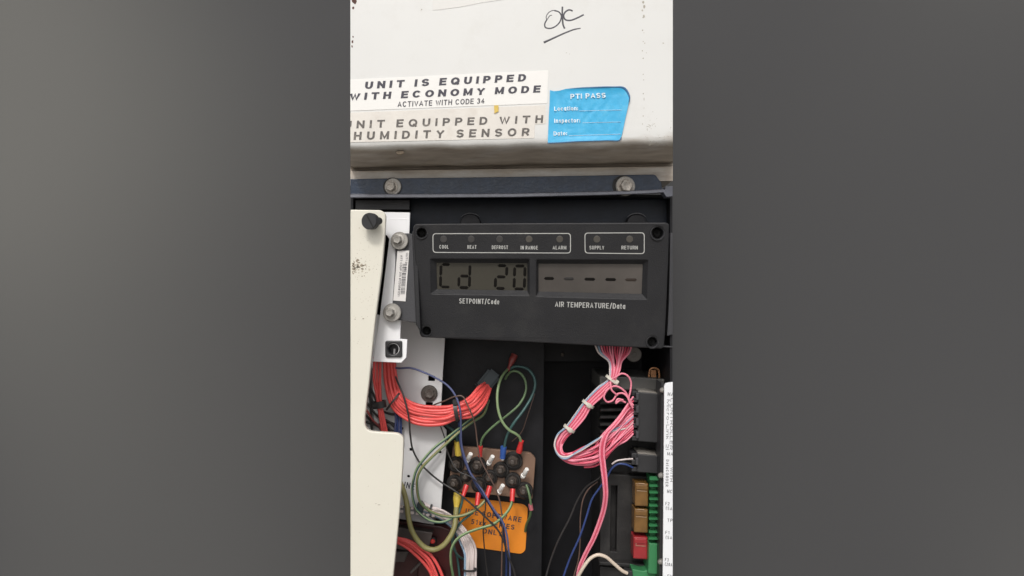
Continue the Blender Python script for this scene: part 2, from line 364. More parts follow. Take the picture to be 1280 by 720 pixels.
def tube_bm(pts, r, d=0., seg=10, n=8, flat=1.):
    w3 = []
    for p in pts:
        dd = p[2] if len(p) > 2 else d
        w3.append(P(p[0], p[1], dd))
    path = catmull(w3, n); N = len(path)
    rs = r if isinstance(r, (list, tuple)) else [r]
    def rad(i):
        t = i/(N-1)*(len(rs)-1); k = min(int(t), len(rs)-2) if len(rs) > 1 else 0
        q = rs[k] if len(rs) == 1 else rs[k]*(1-(t-k))+rs[k+1]*(t-k)
        dd = -path[i].y/S
        return q*S*(D-dd)/D
    bm = bmesh.new(); rings = []
    T0 = (path[1]-path[0]).normalized(); nrm = T0.cross(Vector((0, 1, 0)))
    if nrm.length < 1e-4: nrm = Vector((1, 0, 0))
    nrm.normalize()
    for i in range(N):
        T = (path[min(i+1, N-1)]-path[max(i-1, 0)]).normalized()
        nrm = (nrm-T*nrm.dot(T)).normalized(); bn = T.cross(nrm)
        rings.append([bm.verts.new(path[i]+(nrm*math.cos(2*math.pi*k/seg)+bn*math.sin(2*math.pi*k/seg)*flat)*rad(i)) for k in range(seg)])
    for i in range(N-1):
        for k in range(seg):
            bm.faces.new((rings[i][k], rings[i][(k+1) % seg], rings[i+1][(k+1) % seg], rings[i+1][k]))
    bm.faces.new(rings[0][::-1]); bm.faces.new(rings[-1])
    bmesh.ops.recalc_face_normals(bm, faces=bm.faces[:])
    return bm
def tube(name, pts, r, m, parent=None, d=0., **kw): return link(name, tube_bm(pts, r, d, **kw), m, parent, sharp=60)

def lathe_bm(x, y, d, prof, seg=28, tilt=(0, 0), rot=0):
    """prof: [(h, r)...], h measured towards the camera; tilt leans the axis (right, up)"""
    c = P(x, y, d); ax = Vector((tilt[0], -1, tilt[1])).normalized()
    u = ax.cross(Vector((0, 0, 1))).normalized(); v = u.cross(ax)
    k = (D-d)/D*S
    bm = bmesh.new(); rings = []
    for h, r in prof:
        rings.append([bm.verts.new(c+ax*h*S+(u*math.cos(2*math.pi*i/seg+rot)+v*math.sin(2*math.pi*i/seg+rot))*r*k) for i in range(seg)])
    for a, b in zip(rings, rings[1:]):
        for i in range(seg): bm.faces.new((a[i], a[(i+1) % seg], b[(i+1) % seg], b[i]))
    bm.faces.new(rings[0]); bm.faces.new(rings[-1])
    bmesh.ops.recalc_face_normals(bm, faces=bm.faces[:])
    return bm
def lathe(name, x, y, d, prof, m, parent=None, **kw): return link(name, lathe_bm(x, y, d, prof, **kw), m, parent, sharp=32)

def box_bm(x0, y0, x1, y1, d, T):
    return plate_bm([rect(x0, y0, x1, y1)], d, T, .4)
def beam_bm(a, b, wd, th, up=.0):
    """rectangular bar between two points (x, y, d), width wd, thickness th"""
    A, B = P(*a), P(*b); T = (B-A).normalized(); n = T.cross(Vector((0, 1, 0))).normalized(); m_ = T.cross(n)
    bm = bmesh.new(); vs = []
    for q in (A, B):
        vs.append([bm.verts.new(q+n*wd/2*S*s+m_*th/2*S*t) for s, t in ((1, 1), (1, -1), (-1, -1), (-1, 1))])
    for k in range(4): bm.faces.new((vs[0][k], vs[0][(k+1) % 4], vs[1][(k+1) % 4], vs[1][k]))
    bm.faces.new(vs[0]); bm.faces.new(vs[1])
    bmesh.ops.recalc_face_normals(bm, faces=bm.faces[:])
    bmesh.ops.bevel(bm, geom=bm.edges[:], offset=min(wd, th)*.18*S, segments=2, affect='EDGES')
    return bm
def tie(name, x, y, d, ang, w_, dp, m, parent, bw=2.2, th=.9, head=None, headsize=4.5):
    """cable tie: band round a bundle running at picture angle ang (deg)"""
    a = math.radians(ang); t = Vector((math.cos(a), 0, -math.sin(a))); n = Vector((math.sin(a), 0, math.cos(a))); c = P(x, y, d); Y = Vector((0, -1, 0))
    k = (D-d)/D*S; bm = bmesh.new(); rings = []; N = 24
    for i in range(N):
        th_ = 2*math.pi*i/N
        ring = []
        for rr, tt in ((0, -bw), (th, -bw), (th, bw), (0, bw)):
            ring.append(bm.verts.new(c+n*(w_+rr)*k*math.cos(th_)+Y*(dp+rr)*k*math.sin(th_)+t*tt*k))
        rings.append(ring)
    for i in range(N):
        A, B = rings[i], rings[(i+1) % N]
        for j in range(4): bm.faces.new((A[j], A[(j+1) % 4], B[(j+1) % 4], B[j]))
    bmesh.ops.recalc_face_normals(bm, faces=bm.faces[:])
    if head:
        hx, hy = head; dx, dy = math.cos(a), math.sin(a)
        L = headsize/2
        hb = beam_bm((hx-dx*L, hy-dy*L, d+dp*.8), (hx+dx*L, hy+dy*L, d+dp*.8), headsize*.95, headsize*.7)
        bm = merge([bm, hb])
    return link(name, bm, m, parent, sharp=40)
def blob(x, y, r, seed, n=9, ry=None):
    rg = random.Random(seed)
    return [(x+r*(.55+.6*rg.random())*math.cos(2*math.pi*k/n), y+(ry or r)*(.55+.6*rg.random())*math.sin(2*math.pi*k/n)) for k in range(n)]
def blobs(name, lst, d, m, parent, h=.12):
    """small flakes of dirt: (x, y, r[, ry])"""
    bms = []
    for i, q in enumerate(lst):
        x, y, r = q[:3]; ry = q[3] if len(q) > 3 else r
        if not (438.5 < x-r and x+r < 840.8): continue
        pts = blob(x, y, r, i*31+int(x*7), ry=ry)
        bm = bmesh.new()
        f = bm.faces.new([bm.verts.new((px, -py, h)) for px, py in pts]); to_world(bm, d)
        r_ = bmesh.ops.extrude_face_region(bm, geom=[f])
        for e in r_['geom']:
            if isinstance(e, bmesh.types.BMVert): e.co.y += .2*S
        bmesh.ops.recalc_face_normals(bm, faces=bm.faces[:])
        bms.append(bm)
    return link(name, merge(bms), m, parent)
def bolt(name, x, y, d, rw, rh, parent, hh=6, tilt=(0, 0), off=(0, 0), wm='steel', hm='bolt', rot=.3, wt=2.0):
    w_ = lathe(name, x, y, d, [(-1, rw*.98), (0, rw), (wt*.7, rw), (wt, rw-.7), (wt, rw*.5)], wm, parent, tilt=tilt)
    hx, hy = x+off[0], y+off[1]
    lathe('hex_head', hx, hy, d+wt, [(-.5, rh*1.35), (.6, rh*1.35), (.9, rh*1.02)], hm, w_, tilt=tilt, seg=24)
    lathe('hex_head', hx, hy, d+wt, [(.5, rh), (hh-.8, rh), (hh, rh-.9), (hh-.1, rh*.55), (hh-.5, rh*.45)], hm, w_, seg=6, tilt=tilt, rot=rot)
    return w_

# ---------------------------------------------------------------- the setting
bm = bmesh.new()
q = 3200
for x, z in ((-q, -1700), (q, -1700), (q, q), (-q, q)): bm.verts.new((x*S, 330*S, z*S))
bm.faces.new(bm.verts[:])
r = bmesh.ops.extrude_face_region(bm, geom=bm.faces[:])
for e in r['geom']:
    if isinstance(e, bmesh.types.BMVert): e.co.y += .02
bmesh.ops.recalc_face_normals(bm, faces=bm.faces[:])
gm = bmesh.new()
for x, y in ((-5, -8), (5, -8), (5, 330*S), (-5, 330*S)): gm.verts.new((x, y, -1700*S))
gm.faces.new(gm.verts[:])
M['ground'] = mat('pale_concrete', (.30, .285, .26), .9, var=.1, ns=3, bump=.3, bs=60)
tag(link('ground', gm, 'ground'), 'unseen pale concrete ground added below the control box to bounce light up', kind='structure')  # out of view; added so that light bounces up under the panel lip
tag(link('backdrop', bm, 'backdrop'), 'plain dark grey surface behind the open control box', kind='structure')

# ---------------------------------------------------------------- control box (open black cabinet)
XL, XR = (438-640)*S, (841-640)*S          # side planes of the box
def wbox(x0, x1, y0, y1, z0, z1):
    bm = bmesh.new()
    bmesh.ops.create_cube(bm, size=1)
    for v in bm.verts:
        v.co = Vector((x0 if v.co.x < 0 else x1, y0 if v.co.y < 0 else y1, z0 if v.co.z < 0 else z1))
    return bm
t_ = 3*S
ZT = (360-243)*S; ZB = -480*S; YB = 190*S
cb = thing('control_box', (0, 0, ZB), 'open black metal control box holding the display and the wiring', 'control box')
link('back_panel', wbox(XL, XR, YB, YB+t_, ZB, ZT), 'black_box', cb)
link('side_panel', wbox(XL, XL+t_, 2*S, YB-.1*S, ZB, ZT), 'black_box', cb)
link('side_panel', wbox(XR-t_, XR, 2*S, YB-.1*S, ZB, ZT), 'black_box', cb)
link('roof_panel', wbox(XL+t_, XR-t_, 2*S, YB-.1*S, ZT-t_, ZT-.1*S), 'black_box', cb)
link('floor_panel', wbox(XL+t_, XR-t_, 2*S, YB-.1*S, ZB, ZB+t_), 'black_box', cb)
# black mounting plate carrying the terminal board, and the deeper recess beside it
plate('mounting_plate', rnd([(540, 395), (681, 400), (676, 800), (520, 800)], 2), -98, 'black_plate', cb, T=6, bevel=.8)
lathe('small_screw', 703, 443, -150, [(-34, 1.6), (0, 1.6), (.4, 2.6), (1.6, 2.2), (2, 1.2)], 'stud', cb, seg=14)
M['navy_deep'] = mat('navy_deep', (.006, .010, .019), .45, var=.3, ns=90, bump=.2, bs=400, spec=.3)
plate('upper_beam', rect(513, 249, 838, 300), -22, 'navy_deep', cb, T=12, bevel=.6)
plate('upper_tab', rnd(rect(444, 250, 512, 262), 1), -8, 'flange', cb, T=8, bevel=.6)
plate('inner_ledge', rect(560, 420, 760, 452), -150, 'black_plate', cb, T=36, bevel=1)

# ---------------------------------------------------------------- white container panel above
bm = bmesh.new()
gl = bm.verts.layers.float.new('grime')
prof = [(-150, 70, 0), (-60, 70, 0), (20, 70, 0), (90, 70, 0), (140, 70, .02), (165, 70, .10), (176, 70, .22), (181, 69.4, .32), (185, 67, .48), (188, 62, .62), (191, 54, .72), (196, 42, .8), (202, 26, .82),
        (207, 14, .84), (208.6, 3, .95), (210.2, -9, 1.05), (213, -9, 1.05), (214, 2.5, .9), (216, 2.5, .7), (220, 2.5, .6), (226, 2.5, .6), (232, 2.5, .6)]
NC = 60; grid = []
rg = random.Random(3)
for (py, d, g) in prof:
    row = []
    for c in range(NC+1):
        px = 438+403*c/NC
        tlt = -6.0*(px-438)/403 * (1 if py > 150 else max(0, (py)/150))
        wob = 1.2*math.sin(px*.045)+.8*math.sin(px*.11+1) if 176 < py < 210 else 0
        row.append(bm.verts.new(P(px, py+tlt+wob*.5, d)))
        row[-1][gl] = g
        if px > 825: row[-1][gl] += .16*(px-825)/16*(1 if py > 150 else 0)
    grid.append(row)
for a, b in zip(grid, grid[1:]):
    for c in range(NC): bm.faces.new((a[c], b[c], b[c+1], a[c+1]))
# returns at both ends and top, so that the panel is a solid slab
def ret(vs):
    bk = []
    for v in vs:
        nv = bm.verts.new((v.co.x, 100*S, v.co.z)); nv[gl] = v[gl]; bk.append(nv)
    for i in range(len(vs)-1): bm.faces.new((vs[i], vs[i+1], bk[i+1], bk[i]))
ret([r_[0] for r_ in grid]); ret([r_[-1] for r_ in grid][::-1]); ret(grid[0][::-1]); ret(grid[-1])
bmesh.ops.remove_doubles(bm, verts=bm.verts[:], dist=1e-7)
bmesh.ops.recalc_face_normals(bm, faces=bm.faces[:])
panel = thing('container_panel', P(640, 183, 70), 'off-white painted steel panel with a grimy turned-under bottom edge, above the control box', 'metal panel')
link('panel_sheet', bm, 'lip', panel, sharp=60)
specks = [(804, 3, 1.6), (805, 8, 1.5, 2.6), (803, 13, 1.2), (805, 20, 1.6, 2.2), (804, 22, 1), (803, 38, 1.1), (805, 41, .7), (804, 52, .9), (806, 54, .9), (803, 63.5, .7, 1.2), (804, 73, 1), (804, 93, .8), (804.5, 100, .6), (804, 117, .9),
          (805, 124, .5, 2), (805, 135, .6), (804, 145, .9), (803, 155, .4, 1.6), (829, 54, 1.2, .9), (808, 66, .6), (527, 12, .9), (526, 13.5, .5), (708, 66, 1.0, .4), (712, 67.5, .5)]
rg = random.Random(11)
for k in range(60):
    specks.append((rg.uniform(806, 839), 182-abs(rg.gauss(0, 16)), rg.uniform(.2, .55)))
for k in range(14): specks.append((rg.gauss(813, 3), rg.gauss(158, 3), rg.uniform(.25, .7)))
blobs('dirt_specks', specks, 70, 'grime_pale', panel)
blobs('rust_spots', [(443.2, 1.5, 3.6, 4.2), (446, -3, 3), (441.4, 46, 1.1, 1.4), (440.6, 52, 1.5, 2.6), (440.1, 58, 1.1, 1.8), (441.5, 10, 1.6, 2)], 70, 'rust', panel)
plate('weld_blob', [(494, 190), (498, 188), (504, 188.6), (505.5, 191), (501, 193), (496, 192.6)], 60, 'grime', panel, T=4, bevel=1)
# handwritten OK
def z2(pts): return [(640+a/6, b/6) for a, b in pts]
strokes = [(z2([(330, 78), (300, 80), (272, 98), (256, 128), (262, 146), (285, 117), (300, 114)]), .42), (z2([(262, 146), (246, 178), (250, 205), (283, 213), (322, 200), (358, 165), (370, 120), (352, 90), (318, 79)]), .7),
           (z2([(378, 50), (377, 90), (379, 140), (383, 185), (395, 215)]), .85), (z2([(455, 82), (428, 74), (398, 92), (387, 120), (400, 147), (436, 153), (490, 134), (538, 110)]), .8),
           (z2([(238, 319), (300, 291), (400, 246), (470, 220), (515, 212)]), [1.15, .9, .8, .7, .5])]
link('handwritten_ok', merge([tube_bm([(x, y, 70) for x, y in p], [v*1.25 for v in (r_ if isinstance(r_, list) else [r_])], flat=.25, n=6, seg=8) for p, r_ in strokes]), 'marker', panel, sharp=60)

# ---------------------------------------------------------------- stickers on the panel
def sticker(name, out, d, m, label, cat, T=.5, loc=None, clip=False):
    xs = sum(p[0] for p in out)/len(out); ys = sum(p[1] for p in out)/len(out)
    t = thing(name, P(xs, ys, d if not callable(d) else d(xs, ys)), label, cat)
    plate('backing', out, d, m, t, T=T, bevel=.12, h=T*.8, clip=clip)
    return t
s = sticker('sticker', rnd([(438, 99.5), (685.5, 88), (684, 129.3), (438, 138.6)], [0, 2, 1.5, 0]), 70, 'sticker_white', 'clean white sticker reading UNIT IS EQUIPPED WITH ECONOMY MODE in bold black', 'sticker')
text('lettering', [('UNIT IS EQUIPPED', (456, 111.4), (657, 101.6), 8.9), ('WITH ECONOMY MODE', (436.5, 125.6), (675, 115.6), 8.7)], 70, 'ink', s, wt=.36, gap=.62, shear=.11, thin=.6, h=.75)
text('lettering', [('ACTIVATE WITH CODE 34', (497, 133.9), (605.3, 129.4), 6.6)], 70, 'ink', s, wt=.165, gap=.19, shear=.08, h=.75)
s = sticker('sticker', rnd([(438, 141), (682, 131.5), (682.5, 154), (680, 155), (668.5, 156), (668, 172.8), (438, 178)], [0, 1, 1, 1, 1, 1, 0]), 70, 'sticker_old', 'yellowed faded sticker reading UNIT EQUIPPED WITH HUMIDITY SENSOR', 'sticker', T=.4)
text('lettering', [('UNIT EQUIPPED WITH', (429.5, 161), (678.3, 153.7), 9.6), ('HUMIDITY SENSOR', (442, 175), (661.3, 170), 10)], 70, 'ink_old', s, wt=.27, gap=.68, shear=.09, thin=.75, h=.62)
sticker('sticker_remnant', [(540.5, -30), (541, 13), (552, 12), (575, 9), (600, 4), (640, -2), (640, -30)], 70, 'sticker_clear', 'faint yellowed remnant of a torn sticker at the very top of the white panel', 'sticker', T=.4)
o = tag(plate('paper_scrap', [(617.6, 132), (623, 131.5), (623.2, 139.5), (621, 140.4), (618, 142)], 71, 'yellow_paper', T=.5, bevel=.1, h=.5), 'tiny yellow scrap of paper stuck on the seam below the word MODE', 'paper scrap')
def dpti(x, y):
    u = max(0, (x-772)/14); v = max(0, (117-y)/8); w_ = max(0, (y-171)/7)
    return 71.2+2.2*u*u*.8+2.0*v*v*.6+1.2*w_+.5*math.sin(x*.5)*math.sin(y*.37)
pout = [(687.5, 112.5), (692, 114), (699, 113.4), (706, 111.5), (718, 110.4), (730, 109.7), (745, 109.2), (757, 108.8), (768, 108.8), (778, 109.3), (781.5, 111.6), (784.5, 115.5), (786.8, 121.7), (786, 128), (784.7, 135),
        (782, 147), (779.7, 158.3), (778, 166), (776.6, 171.5), (774, 175.3), (760, 175.5), (746.7, 176), (733, 176.4), (720, 176.9), (702, 178), (684.7, 178.8), (685.3, 163), (686, 147), (687, 128)]
# gridded sheet so that it can curl
cx_, cy_ = 735, 143
def pti_bm(off):
    bm = bmesh.new(); rings = []
    NR = 14
    for k in range(1, NR+1):
        s_ = k/NR
        rings.append([bm.verts.new(P(cx_+(x-cx_)*s_, cy_+(y-cy_)*s_, dpti(cx_+(x-cx_)*s_, cy_+(y-cy_)*s_)+off)) for x, y in pout])
    c0 = bm.verts.new(P(cx_, cy_, dpti(cx_, cy_)+off)); n = len(pout)
    for i in range(n): bm.faces.new((c0, rings[0][i], rings[0][(i+1) % n]))
    for a, b in zip(rings, rings[1:]):
        for i in range(n): bm.faces.new((a[i], b[i], b[(i+1) % n], a[(i+1) % n]))
    r_ = bmesh.ops.extrude_face_region(bm, geom=bm.faces[:])
    for e in r_['geom']:
        if isinstance(e, bmesh.types.BMVert): e.co.y += .5*S
    bmesh.ops.recalc_face_normals(bm, faces=bm.faces[:])
    return bm
s = thing('sticker', P(735, 143, 71), 'creased blue sticker reading PTI PASS with blank Location, Inspector and Date lines', 'sticker')
link('backing', pti_bm(0), 'pti', s, sharp=70)
link('folded_edge', merge([tube_bm([(x, y, dpti(x, y)-.2) for x, y in pout[3:14]], [.3, .7, .9, .8, 1.6, 1.3, .6], n=4, seg=8, flat=.4), tube_bm([(x, y, dpti(x, y)-.2) for x, y in pout[18:26]], [.9, .8, .7, .9, .8], n=4, seg=8, flat=.4)]), 'pti_edge_shade', s, sharp=60)
text('lettering', [('PTI PASS', (713, 124), (757, 122.4), 6.3, dict(wt=.24, gap=.2)), ('Location:', (692.8, 138.8), (722.5, 138), 5.2), ('Inspector:', (692.8, 153.8), (725, 153.2), 5.2), ('Date:', (692, 169.8), (708.8, 169.2), 5.2)], dpti, 'pti_print', s, wt=.19, gap=.17, h=1.0)
link('writing_lines', merge([tube_bm([(a[0]+(b[0]-a[0])*k/6, a[1]+(b[1]-a[1])*k/6, dpti(a[0]+(b[0]-a[0])*k/6, a[1]+(b[1]-a[1])*k/6)+.3) for k in range(7)], .22, n=3, seg=6) for a, b in (((724, 138.6), (777, 137.4)), ((728, 153.4), (776, 152.4)), ((711, 169.6), (776, 167.6)))]), 'pti_print', s)

# ---------------------------------------------------------------- navy mounting rail with two bolts
rail = thing('mounting_rail', P(640, 232, 8), 'dark navy painted steel rail bolted below the white panel', 'metal rail')
plate('rail_face', rnd([(438, 223.6), (640, 221), (819, 218), (827, 229), (828, 241), (640, 245), (438, 246)], [0, 0, 3, 2, 0, 0, 0]), 9, 'navy', rail, T=6, bevel=.6)
bm = bmesh.new()   # the lower lip of the angle, turned towards the viewer
top = [(438, 243.3), (540, 243.2), (640, 242.6), (700, 241.2), (760, 239.8), (810, 238.2), (832, 236.6)]
rows = [[], [], [], []]
for x, y in top:
    z = P(x, y, 18)
    for k, (dy, dd) in enumerate(((-1.2, 8.5), (0, 18), (3.6, 18.5), (4.6, 4))):
        rows[k].append(bm.verts.new(P(x, y+dy, dd)))
for a, b in zip(rows, rows[1:]+rows[:1]):
    for i in range(len(top)-1): bm.faces.new((a[i], a[i+1], b[i+1], b[i]))
bm.faces.new([r_[0] for r_ in rows]); bm.faces.new([r_[-1] for r_ in rows])
bmesh.ops.recalc_face_normals(bm, faces=bm.faces[:])
bmesh.ops.bevel(bm, geom=bm.edges[:], offset=.5*S, segments=2, affect='EDGES')
link('rail_lip', bm, 'navy_edge', rail)
plate('end_bracket', rnd([(832, 233), (841, 232.6), (841, 245.5), (833, 246), (829, 240), (831, 238)], .6), 19, 'navy_edge', rail, T=16, bevel=.6)
lathe('dirt_ring', 490.5, 233.5, 9.3, [(-.5, 11.8), (.15, 11.6)], 'casing', rail)
bolt('washer', 491.5, 233.4, 9.4, 10.6, 6.2, rail, hh=7, off=(-2.2, .2), wm='steel', hm='bolt', tilt=(-.1, 0))
lathe('dirt_ring', 779, 232.4, 9.3, [(-.5, 13.6), (.15, 13.4)], 'casing', rail)
bolt('washer', 781.5, 232.8, 9.4, 12.4, 8.0, rail, hh=8, off=(.2, .2), wm='steel', hm='bolt', tilt=(.1, .05), rot=.1)

# ---------------------------------------------------------------- cream front cover
co_pts = [(438, 262), (477, 262.5), (482.3, 268), (480.6, 300), (477, 340), (472, 378), (468.5, 405), (464.8, 440), (461.2, 478), (458.5, 500), (456.2, 520), (455.8, 531), (459, 537.5), (466, 539.6), (498, 541.6), (504.6, 547),
          (503.8, 575), (502, 603), (499.2, 640), (495, 685), (491.4, 720), (484, 800), (438, 800)]
cr = [0, 4, 4, 0, 0, 0, 0, 0, 0, 0, 0, 3, 3, 3, 5, 5, 0, 0, 0, 0, 0, 0, 0]
cov = thing('cover_plate', P(465, 500, 40), 'cream painted metal cover plate with a stepped edge, covering the left of the box', 'cover plate')
plate('cover_sheet', rnd(co_pts, cr), 40, 'cream', cov, T=7, bevel=1.4, sharp=14)
# its folded-back flange reaches the box, so that the cover has its depth
plate('cover_return', rect(438, 264, 441, 795), 33, 'cream', cov, T=28, bevel=.3)
rg = random.Random(5); dirt = []
for k in range(60):
    x = 440+abs(rg.gauss(6, 10)); y = rg.gauss(332, 5)+(x-445)*.25
    if x < 474: dirt.append((x, y, rg.uniform(.25, .85)*(1.3 if x < 455 else .8)))
for k in range(40): dirt.append((rg.uniform(442, 474), rg.uniform(285, 380), rg.uniform(.12, .35)))
for k in range(14): dirt.append((rg.uniform(442, 462), rg.uniform(380, 440), rg.uniform(.15, .4)))
dirt += [(444, 399, 1.3, .45), (454, 398.5, 1.6, .6), (447, 325, 2.2, 1.2), (442, 330, 1.8, 1.5), (452, 332, 2.2, .8), (456, 331.5, 2.4, .7), (440.8, 341, .9), (474, 700, .2), (474, 631, 2.2, .35), (470, 629.5, 1.3, .3), (449, 285, .8, .5)]
blobs('dirt_specks', dirt, 40, 'grime', cov, h=.12)
M['smudge'] = mat('brown_smudge', (.50, .46, .37), .6, var=.1, ns=300)
rg = random.Random(8)
blobs('brown_smudges', [(440+abs(rg.gauss(4, 7)), rg.gauss(334, 6), rg.uniform(.6, 1.7)) for k in range(40)]+[(rg.uniform(442, 470), rg.uniform(300, 400), rg.uniform(.2, .6)) for k in range(50)]+[(rg.uniform(442, 494), rg.uniform(545, 715), rg.uniform(.2, .5)) for k in range(30)], 40, 'smudge', cov, h=.07)
lathe('screw_hole', 473.5, 276.2, 40.2, [(-2, 4.9), (.15, 4.6)], 'hole', cov, seg=24)
lathe('slot_rim', 473.6, 276.2, 40.02, [(-1, 7.8), (.1, 7.6)], 'cream', cov, seg=24)
th = thing('thumb_screw', P(463, 277, 56), 'black slotted thumb screw standing proud of the cream cover', 'screw')
lathe('shank', 472, 276.3, 34, [(0, 3.6), (20, 3.6)], 'hole', th, seg=16, tilt=(-.35, 0))
hd = lathe('knurled_head', 465.5, 277, 48, [(0, 9.3), (.8, 10.3), (9, 10.3), (10, 9.6), (10, 9.2)], 'conn', th, seg=40, tilt=(-.22, -.04))
link('slot', beam_bm((458.3, 268.8, 58.6), (467.2, 285.4, 58.6), 1.5, .8), 'hole', hd)

# ---------------------------------------------------------------- white bracket with a square clip
br = thing('bracket', P(490, 380, 14), 'white sheet bracket between the cream cover and the display', 'bracket')
plate('bracket_sheet', [rnd([(474, 265), (512.6, 265.5), (511.6, 293), (500, 299.6), (501, 402), (500, 423.5), (509.2, 424.5), (507.8, 447), (501.5, 453.5), (466, 452), (474, 400), (486.5, 299), (483.5, 294), (474, 294)], .4),
                        circ(491.5, 436.6, 7, 24)], 8, 'white_plastic', br, T=4, bevel=.5)
link('stiffening_rib', tube_bm([(484, 274.2, 8), (511.5, 274.2, 8)], .6, flat=.5, n=3), 'white_plastic', br)
cl = plate('square_clip', [rnd(rect(481.3, 426, 502.6, 447), 3), circ(491.6, 436.4, 7.4, 24)], 10.5, 'conn', br, T=5, bevel=1.2)
cl2 = lathe('clip_barrel', 491.6, 436.6, 7, [(-14, 7.2), (0.6, 7.2), (.6, 6.2), (-10, 5.6), (-10, 1)], 'conn', cl, seg=24)
link('clip_core', beam_bm((493.3, 436, 6), (493, 443, 6), 2.2, 4), 'tray', cl)

# ---------------------------------------------------------------- display module
def dd(x, y): return 24+18*(x-516)/320-24*(y-280)/150
disp = thing('display_module', P(676, 355, 20), 'black plastic display module showing Cd 20 and a row of dashes', 'display')
outer = rnd([(516.5, 284), (519, 279.8), (600, 279), (720, 278.4), (833, 278), (836.6, 280), (835.3, 330), (833, 385), (831.2, 420), (829.8, 434), (827, 436), (815, 435.2), (740, 431.8), (640, 426.6), (560, 423), (527, 421.6), (524.6, 418), (521, 380), (519, 330)],
            [1.5, 1.5, 0, 0, 2, 2, 0, 0, 0, 2, 2, 0, 0, 0, 0, 2, 2, 0, 0])
W1 = [(538.5, 324), (661.5, 324.2), (661.5, 368.8), (539, 366.8)]; W1i = [(544.6, 328), (659.3, 328.6), (659.3, 363.2), (545.6, 361.6)]
W2 = [(671, 325), (809.5, 325.4), (808, 373.6), (670.4, 369.8)]; W2i = [(673.2, 329.2), (804.8, 329.8), (803.4, 367.6), (673.4, 364.4)]
holes = [circ(527, 291, 7.2), circ(822, 291.3, 8.6), circ(533.3, 413.7, 6.5), circ(815.5, 427.5, 7.3)]
hs = plate('housing', [outer]+[rnd(w_, 1.5) for w_ in (W1, W2)]+holes, dd, 'housing', disp, T=18, bevel=1.5, sharp=14)
body = [(530, 284), (825, 283), (822, 428), (534, 416)]
plate('rear_shell', body, dd, 'housing', disp, T=50, bevel=2, h=-18.2)
for (x, y), r_ in zip(((527, 291), (822, 291.3), (533.3, 413.7), (815.5, 427.5)), (7.2, 8.6, 6.5, 7.3)):
    d_ = dd(x, y)
    rm = lathe('screw_hole', x, y, d_, [(-17, r_*1.1), (.4, r_*1.1), (.5, r_*.98), (-.3, r_*.86), (-16, r_*.8), (-16, .5)], 'housing', hs, seg=28)
    lathe('recessed_screw', x, y, d_-14, [(0, r_*.62), (1.6, r_*.6), (2.2, r_*.4), (1.2, .6)], 'hole', rm, seg=18)
def funnel(name, O, I, hin, m, parent):
    bm = bmesh.new(); O = rnd(O, 1.5, 4); I = rnd(I, 1.2, 4)
    a = [bm.verts.new((x, -y, -1.4)) for x, y in O]; b = [bm.verts.new((x, -y, hin)) for x, y in I]; c = [bm.verts.new((x, -y, hin-1.5)) for x, y in O]
    n = len(a)
    for i in range(n):
        bm.faces.new((a[i], a[(i+1) % n], b[(i+1) % n], b[i])); bm.faces.new((b[i], b[(i+1) % n], c[(i+1) % n], c[i]))
    bmesh.ops.recalc_face_normals(bm, faces=bm.faces[:])
    to_world(bm, dd)
    return link(name, bm, m, parent, sharp=40)
b1 = funnel('window_bezel', W1, W1i, -7, 'housing', hs); b2 = funnel('window_bezel', W2, W2i, -7, 'housing', hs)
l1 = plate('setpoint_screen', W1, dd, 'lcd', disp, T=3, bevel=.1, h=-7.6)
l2 = plate('temperature_screen', W2, dd, 'lcd_reflect', disp, T=3, bevel=.1, h=-7.6)
HS = -7.25
def seg(a, b, w_=3.0):
    w_ *= 1.22
    a = Vector(a); b = Vector(b); e = (b-a).normalized(); n = Vector((-e.y, e.x))*w_/2; k = w_/2
    pts = [a, a+e*k+n, b-e*k+n, b, b-e*k-n, a+e*k-n]
    return plate_bm([[tuple(p) for p in pts]], dd, .3, .02, h=HS)
def digit(segs, m='segment'): return link('digit', merge([seg(*s_) for s_ in segs]), m, l1)
digit([((551.6, 330.3), (562, 330.4)), ((550.6, 331), (550, 344.4), 2.8), ((550, 344.6), (549.8, 358.4), 2.8), ((550.5, 358.3), (561.5, 358.8), 2.6)])
digit([((587, 331), (586.6, 344.6), 2.8), ((586.6, 344.8), (586.2, 358.8), 2.8), ((574.5, 344.8), (585.6, 345)), ((573.2, 346), (572.8, 358.2), 2.8), ((573.6, 359.2), (585.4, 359.6))])
digit([((622, 331.8), (633, 331.9)), ((633.6, 333), (633, 344.6)), ((620.6, 345.8), (632, 346)), ((619.4, 347), (618.8, 359.4)), ((619.8, 360.2), (631, 360.6))])
digit([((644, 332.2), (656, 332.4)), ((656.4, 333.4), (656, 345.6)), ((656, 347), (655.4, 360)), ((643.4, 333.6), (643, 345.6)), ((643, 347), (642.4, 360)), ((643, 361), (655, 361.4))])
for x, y, w_, m_ in ((686.8, 347.8, 13, 'segment'), (711.8, 348.2, 13, 'seg_faint'), (738.2, 348.8, 14, 'segment'), (764.4, 349.2, 14, 'segment'), (790, 349.4, 15, 'seg_soft')):
    link('dash', seg((x-w_/2, y), (x+w_/2, y+.2), 3), m_, l2)
def outline(name, x0, y0, x1, y1, r_, w_=1.0):
    o_ = rnd([(x0, y0), (x1, y0-.3), (x1, y1+.8), (x0+.3, y1)], r_, 6); i_ = rnd([(x0+w_, y0+w_), (x1-w_, y0-.3+w_), (x1-w_, y1+.8-w_), (x0+.3+w_, y1-w_)], r_-w_*.7, 6)
    return plate(name, [o_, i_], dd, 'print', hs, T=.3, bevel=.02, h=.2)
outline('indicator_frame', 540.6, 291.6, 713.6, 316, 4.5); outline('indicator_frame', 730.6, 290.8, 805.8, 316.8, 4.5)
